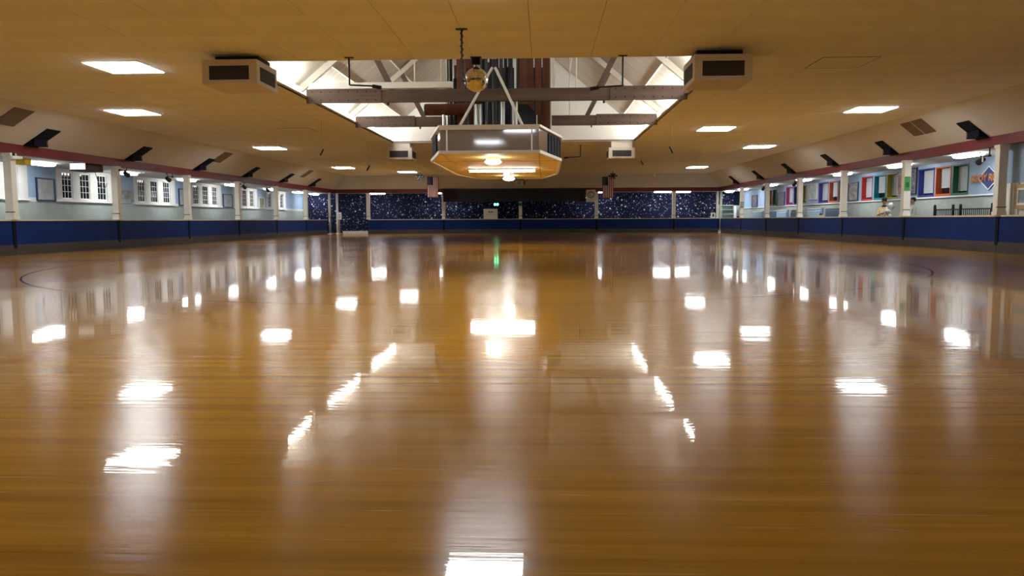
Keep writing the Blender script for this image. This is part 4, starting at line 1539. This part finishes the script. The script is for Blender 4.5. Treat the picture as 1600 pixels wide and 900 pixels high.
def head_bits(t, lean, hair_m, hat):
    hy = lean - 0.02
    # skull and face
    MB().ball((0, hy, 1.675), 0.082, 0.098, 0.118, n=18, m=12).build('face', SKIN, t, smooth=True)
    MB().tube((0, hy - 0.09, 1.69), (0, hy - 0.118, 1.655), 0.009, 0.017, n=8).build('nose', SKIN, t)
    for s in (-1, 1):
        MB().ball((s * 0.032, hy - 0.088, 1.69), 0.012, 0.008, 0.009).build('eye', HAIR, t)
        MB().ball((s * 0.083, hy, 1.675), 0.012, 0.022, 0.032).build('ear', SKIN, t)
    MB().box(-0.028, 0.028, hy - 0.097, hy - 0.085, 1.612, 1.622).build('mouth', mat('lips', (0.30, 0.10, 0.09), 0.5), t)
    m = MB()
    m.ball((0, hy + 0.018, 1.705), 0.094, 0.105, 0.108, n=18, m=12)
    # keep only the upper/back cap of the hair shell
    keep = [f for f in m.f if sum(m.v[i][2] for i in f) / len(f) > 1.705 or sum(m.v[i][1] for i in f) / len(f) > hy + 0.03]
    m.mi = [0] * len(keep)
    m.f = keep
    o = m.build('hair', hair_m, t, smooth=True)
    so = o.modifiers.new('thick', 'SOLIDIFY')
    so.thickness = 0.012
    if hat:
        MB().lathe([(0.105, 1.765), (0.11, 1.80), (0.09, 1.865), (0.03, 1.885)], 0, hy + 0.01, n=20).build('hat_crown', BLACK, t, smooth=True)
        m = MB()
        m.lathe([(0.20, 1.755), (0.21, 1.765), (0.10, 1.775)], 0, hy, n=20)
        m.v = [(x * (1.35 if x > 0 else 0.9), y, z + 0.12 * max(0, x)) for x, y, z in m.v]
        m.build('hat_brim', BLACK, t)


TAN = mat('tan_jacket', (0.62, 0.52, 0.28), 0.7, var=0.15, vscale=(8, 8, 8))
BRN = mat('brown_trousers', (0.10, 0.06, 0.045), 0.8)
WHT = mat('white_shirt', (0.72, 0.75, 0.74), 0.7)
GRY = mat('pale_grey_hood', (0.52, 0.57, 0.57), 0.8, var=0.15, vscale=(6, 6, 6))
JEANS = mat('jeans', (0.03, 0.04, 0.08), 0.8)
# arms folded
aL = [(0.20, 0.0, 1.40), (0.25, -0.08, 1.13), (0.08, -0.24, 1.16), (0.0, -0.25, 1.18)]
aR = [(-0.20, 0.0, 1.40), (-0.25, -0.08, 1.12), (-0.06, -0.25, 1.22), (0.03, -0.27, 1.22)]
V, Ed, Rd = human(aL, aR)
person('person in a tan jacket and dark brimmed hat with arms folded behind the rail', (14.1, 32.6, 0), R(-35), V, Ed, Rd,
       [(SKIN, lambda c: c.z > 1.50 or (abs(c.x) < 0.09 and c.y < -0.23 and 1.1 < c.z < 1.3)), (TAN, lambda c: c.z > 0.98), (BRN, lambda c: c.z > 0.1), (BLACK, lambda c: True)],
       lambda t: (head_bits(t, 0, HAIR, True), MB().lathe([(0.085, 1.47), (0.10, 1.52), (0.075, 1.53)], n=16).build('collar', BLACK, t)))
# stooping hooded figure
aL = [(0.19, -0.12, 1.18), (0.24, -0.25, 0.98), (0.16, -0.40, 0.92), (0.13, -0.48, 0.92)]
aR = [(-0.19, -0.12, 1.18), (-0.24, -0.25, 0.98), (-0.16, -0.40, 0.92), (-0.13, -0.48, 0.92)]
V, Ed, Rd = human(aL, aR)
V[1] = (0, -0.02, 1.08)
V[2] = (0, -0.12, 1.24)
V[3] = (0, -0.18, 1.32)
V[4] = (0, -0.21, 1.38)
V[5] = (0, -0.24, 1.45)


def hood_bits(t):
    MB().ball((0, -0.24, 1.46), 0.08, 0.098, 0.115, n=16, m=10).build('face', SKIN, t, smooth=True)
    MB().tube((0, -0.33, 1.47), (0, -0.36, 1.435), 0.009, 0.016, n=8).build('nose', SKIN, t)
    for s in (-1, 1):
        MB().ball((s * 0.03, -0.33, 1.475), 0.011, 0.008, 0.009).build('eye', HAIR, t)
    m = MB()
    m.ball((0, -0.21, 1.465), 0.125, 0.13, 0.15, n=18, m=12)
    keep = [f for f in m.f if sum(m.v[i][1] for i in f) / len(f) > -0.285]
    m.f, m.mi = keep, [0] * len(keep)
    o = m.build('hood', GRY, t, smooth=True)
    so = o.modifiers.new('thick', 'SOLIDIFY')
    so.thickness = 0.02


person('stooping person in a pale grey hooded top in front of the tan jacket', (13.62, 31.42, 0), R(60), V, Ed, Rd,
       [(GRY, lambda c: c.z > 0.9), (JEANS, lambda c: c.z > 0.1), (BLACK, lambda c: True)], hood_bits)
# child in a pale helmet
V, Ed, Rd = human([(0.20, 0.0, 1.40), (0.25, -0.02, 1.13), (0.24, -0.14, 0.9), (0.23, -0.17, 0.83)], [(-0.20, 0.0, 1.40), (-0.25, -0.02, 1.13), (-0.24, -0.14, 0.9), (-0.23, -0.17, 0.83)])


def helmet_bits(t):
    head_bits(t, 0, HAIR, False)
    m = MB()
    m.ball((0, 0.0, 1.71), 0.135, 0.155, 0.125, n=20, m=12)
    keep = [f for f in m.f if sum(m.v[i][2] for i in f) / len(f) > 1.69]
    m.f, m.mi = keep, [0] * len(keep)
    o = m.build('helmet', GRY, t, smooth=True)
    so = o.modifiers.new('thick', 'SOLIDIFY')
    so.thickness = 0.02


c = person('short person in a pale grey helmet just above the right rail', (13.42, 30.75, 0), R(50), V, Ed, Rd,
           [(SKIN, lambda c: c.z > 1.52), (GRY, lambda c: c.z > 0.95), (JEANS, lambda c: c.z > 0.1), (BLACK, lambda c: True)], helmet_bits)
c.scale = (0.8, 0.8, 0.73)
# white shirt, half hidden by the second right column
V, Ed, Rd = human([(0.20, 0.0, 1.40), (0.25, -0.02, 1.13), (0.20, -0.16, 0.98), (0.18, -0.22, 0.96)], [(-0.20, 0.0, 1.40), (-0.26, 0.0, 1.13), (-0.18, -0.14, 0.98), (-0.12, -0.2, 0.98)])
person('dark haired person in a white shirt beside the second right column', (14.1, 30.12, 0), R(-100), V, Ed, Rd,
       [(SKIN, lambda c: c.z > 1.52 or (abs(c.x) > 0.12 and c.z < 1.0 and c.z > 0.8)), (WHT, lambda c: c.z > 1.0), (JEANS, lambda c: c.z > 0.1), (BLACK, lambda c: True)],
       lambda t: head_bits(t, 0, HAIR, False))
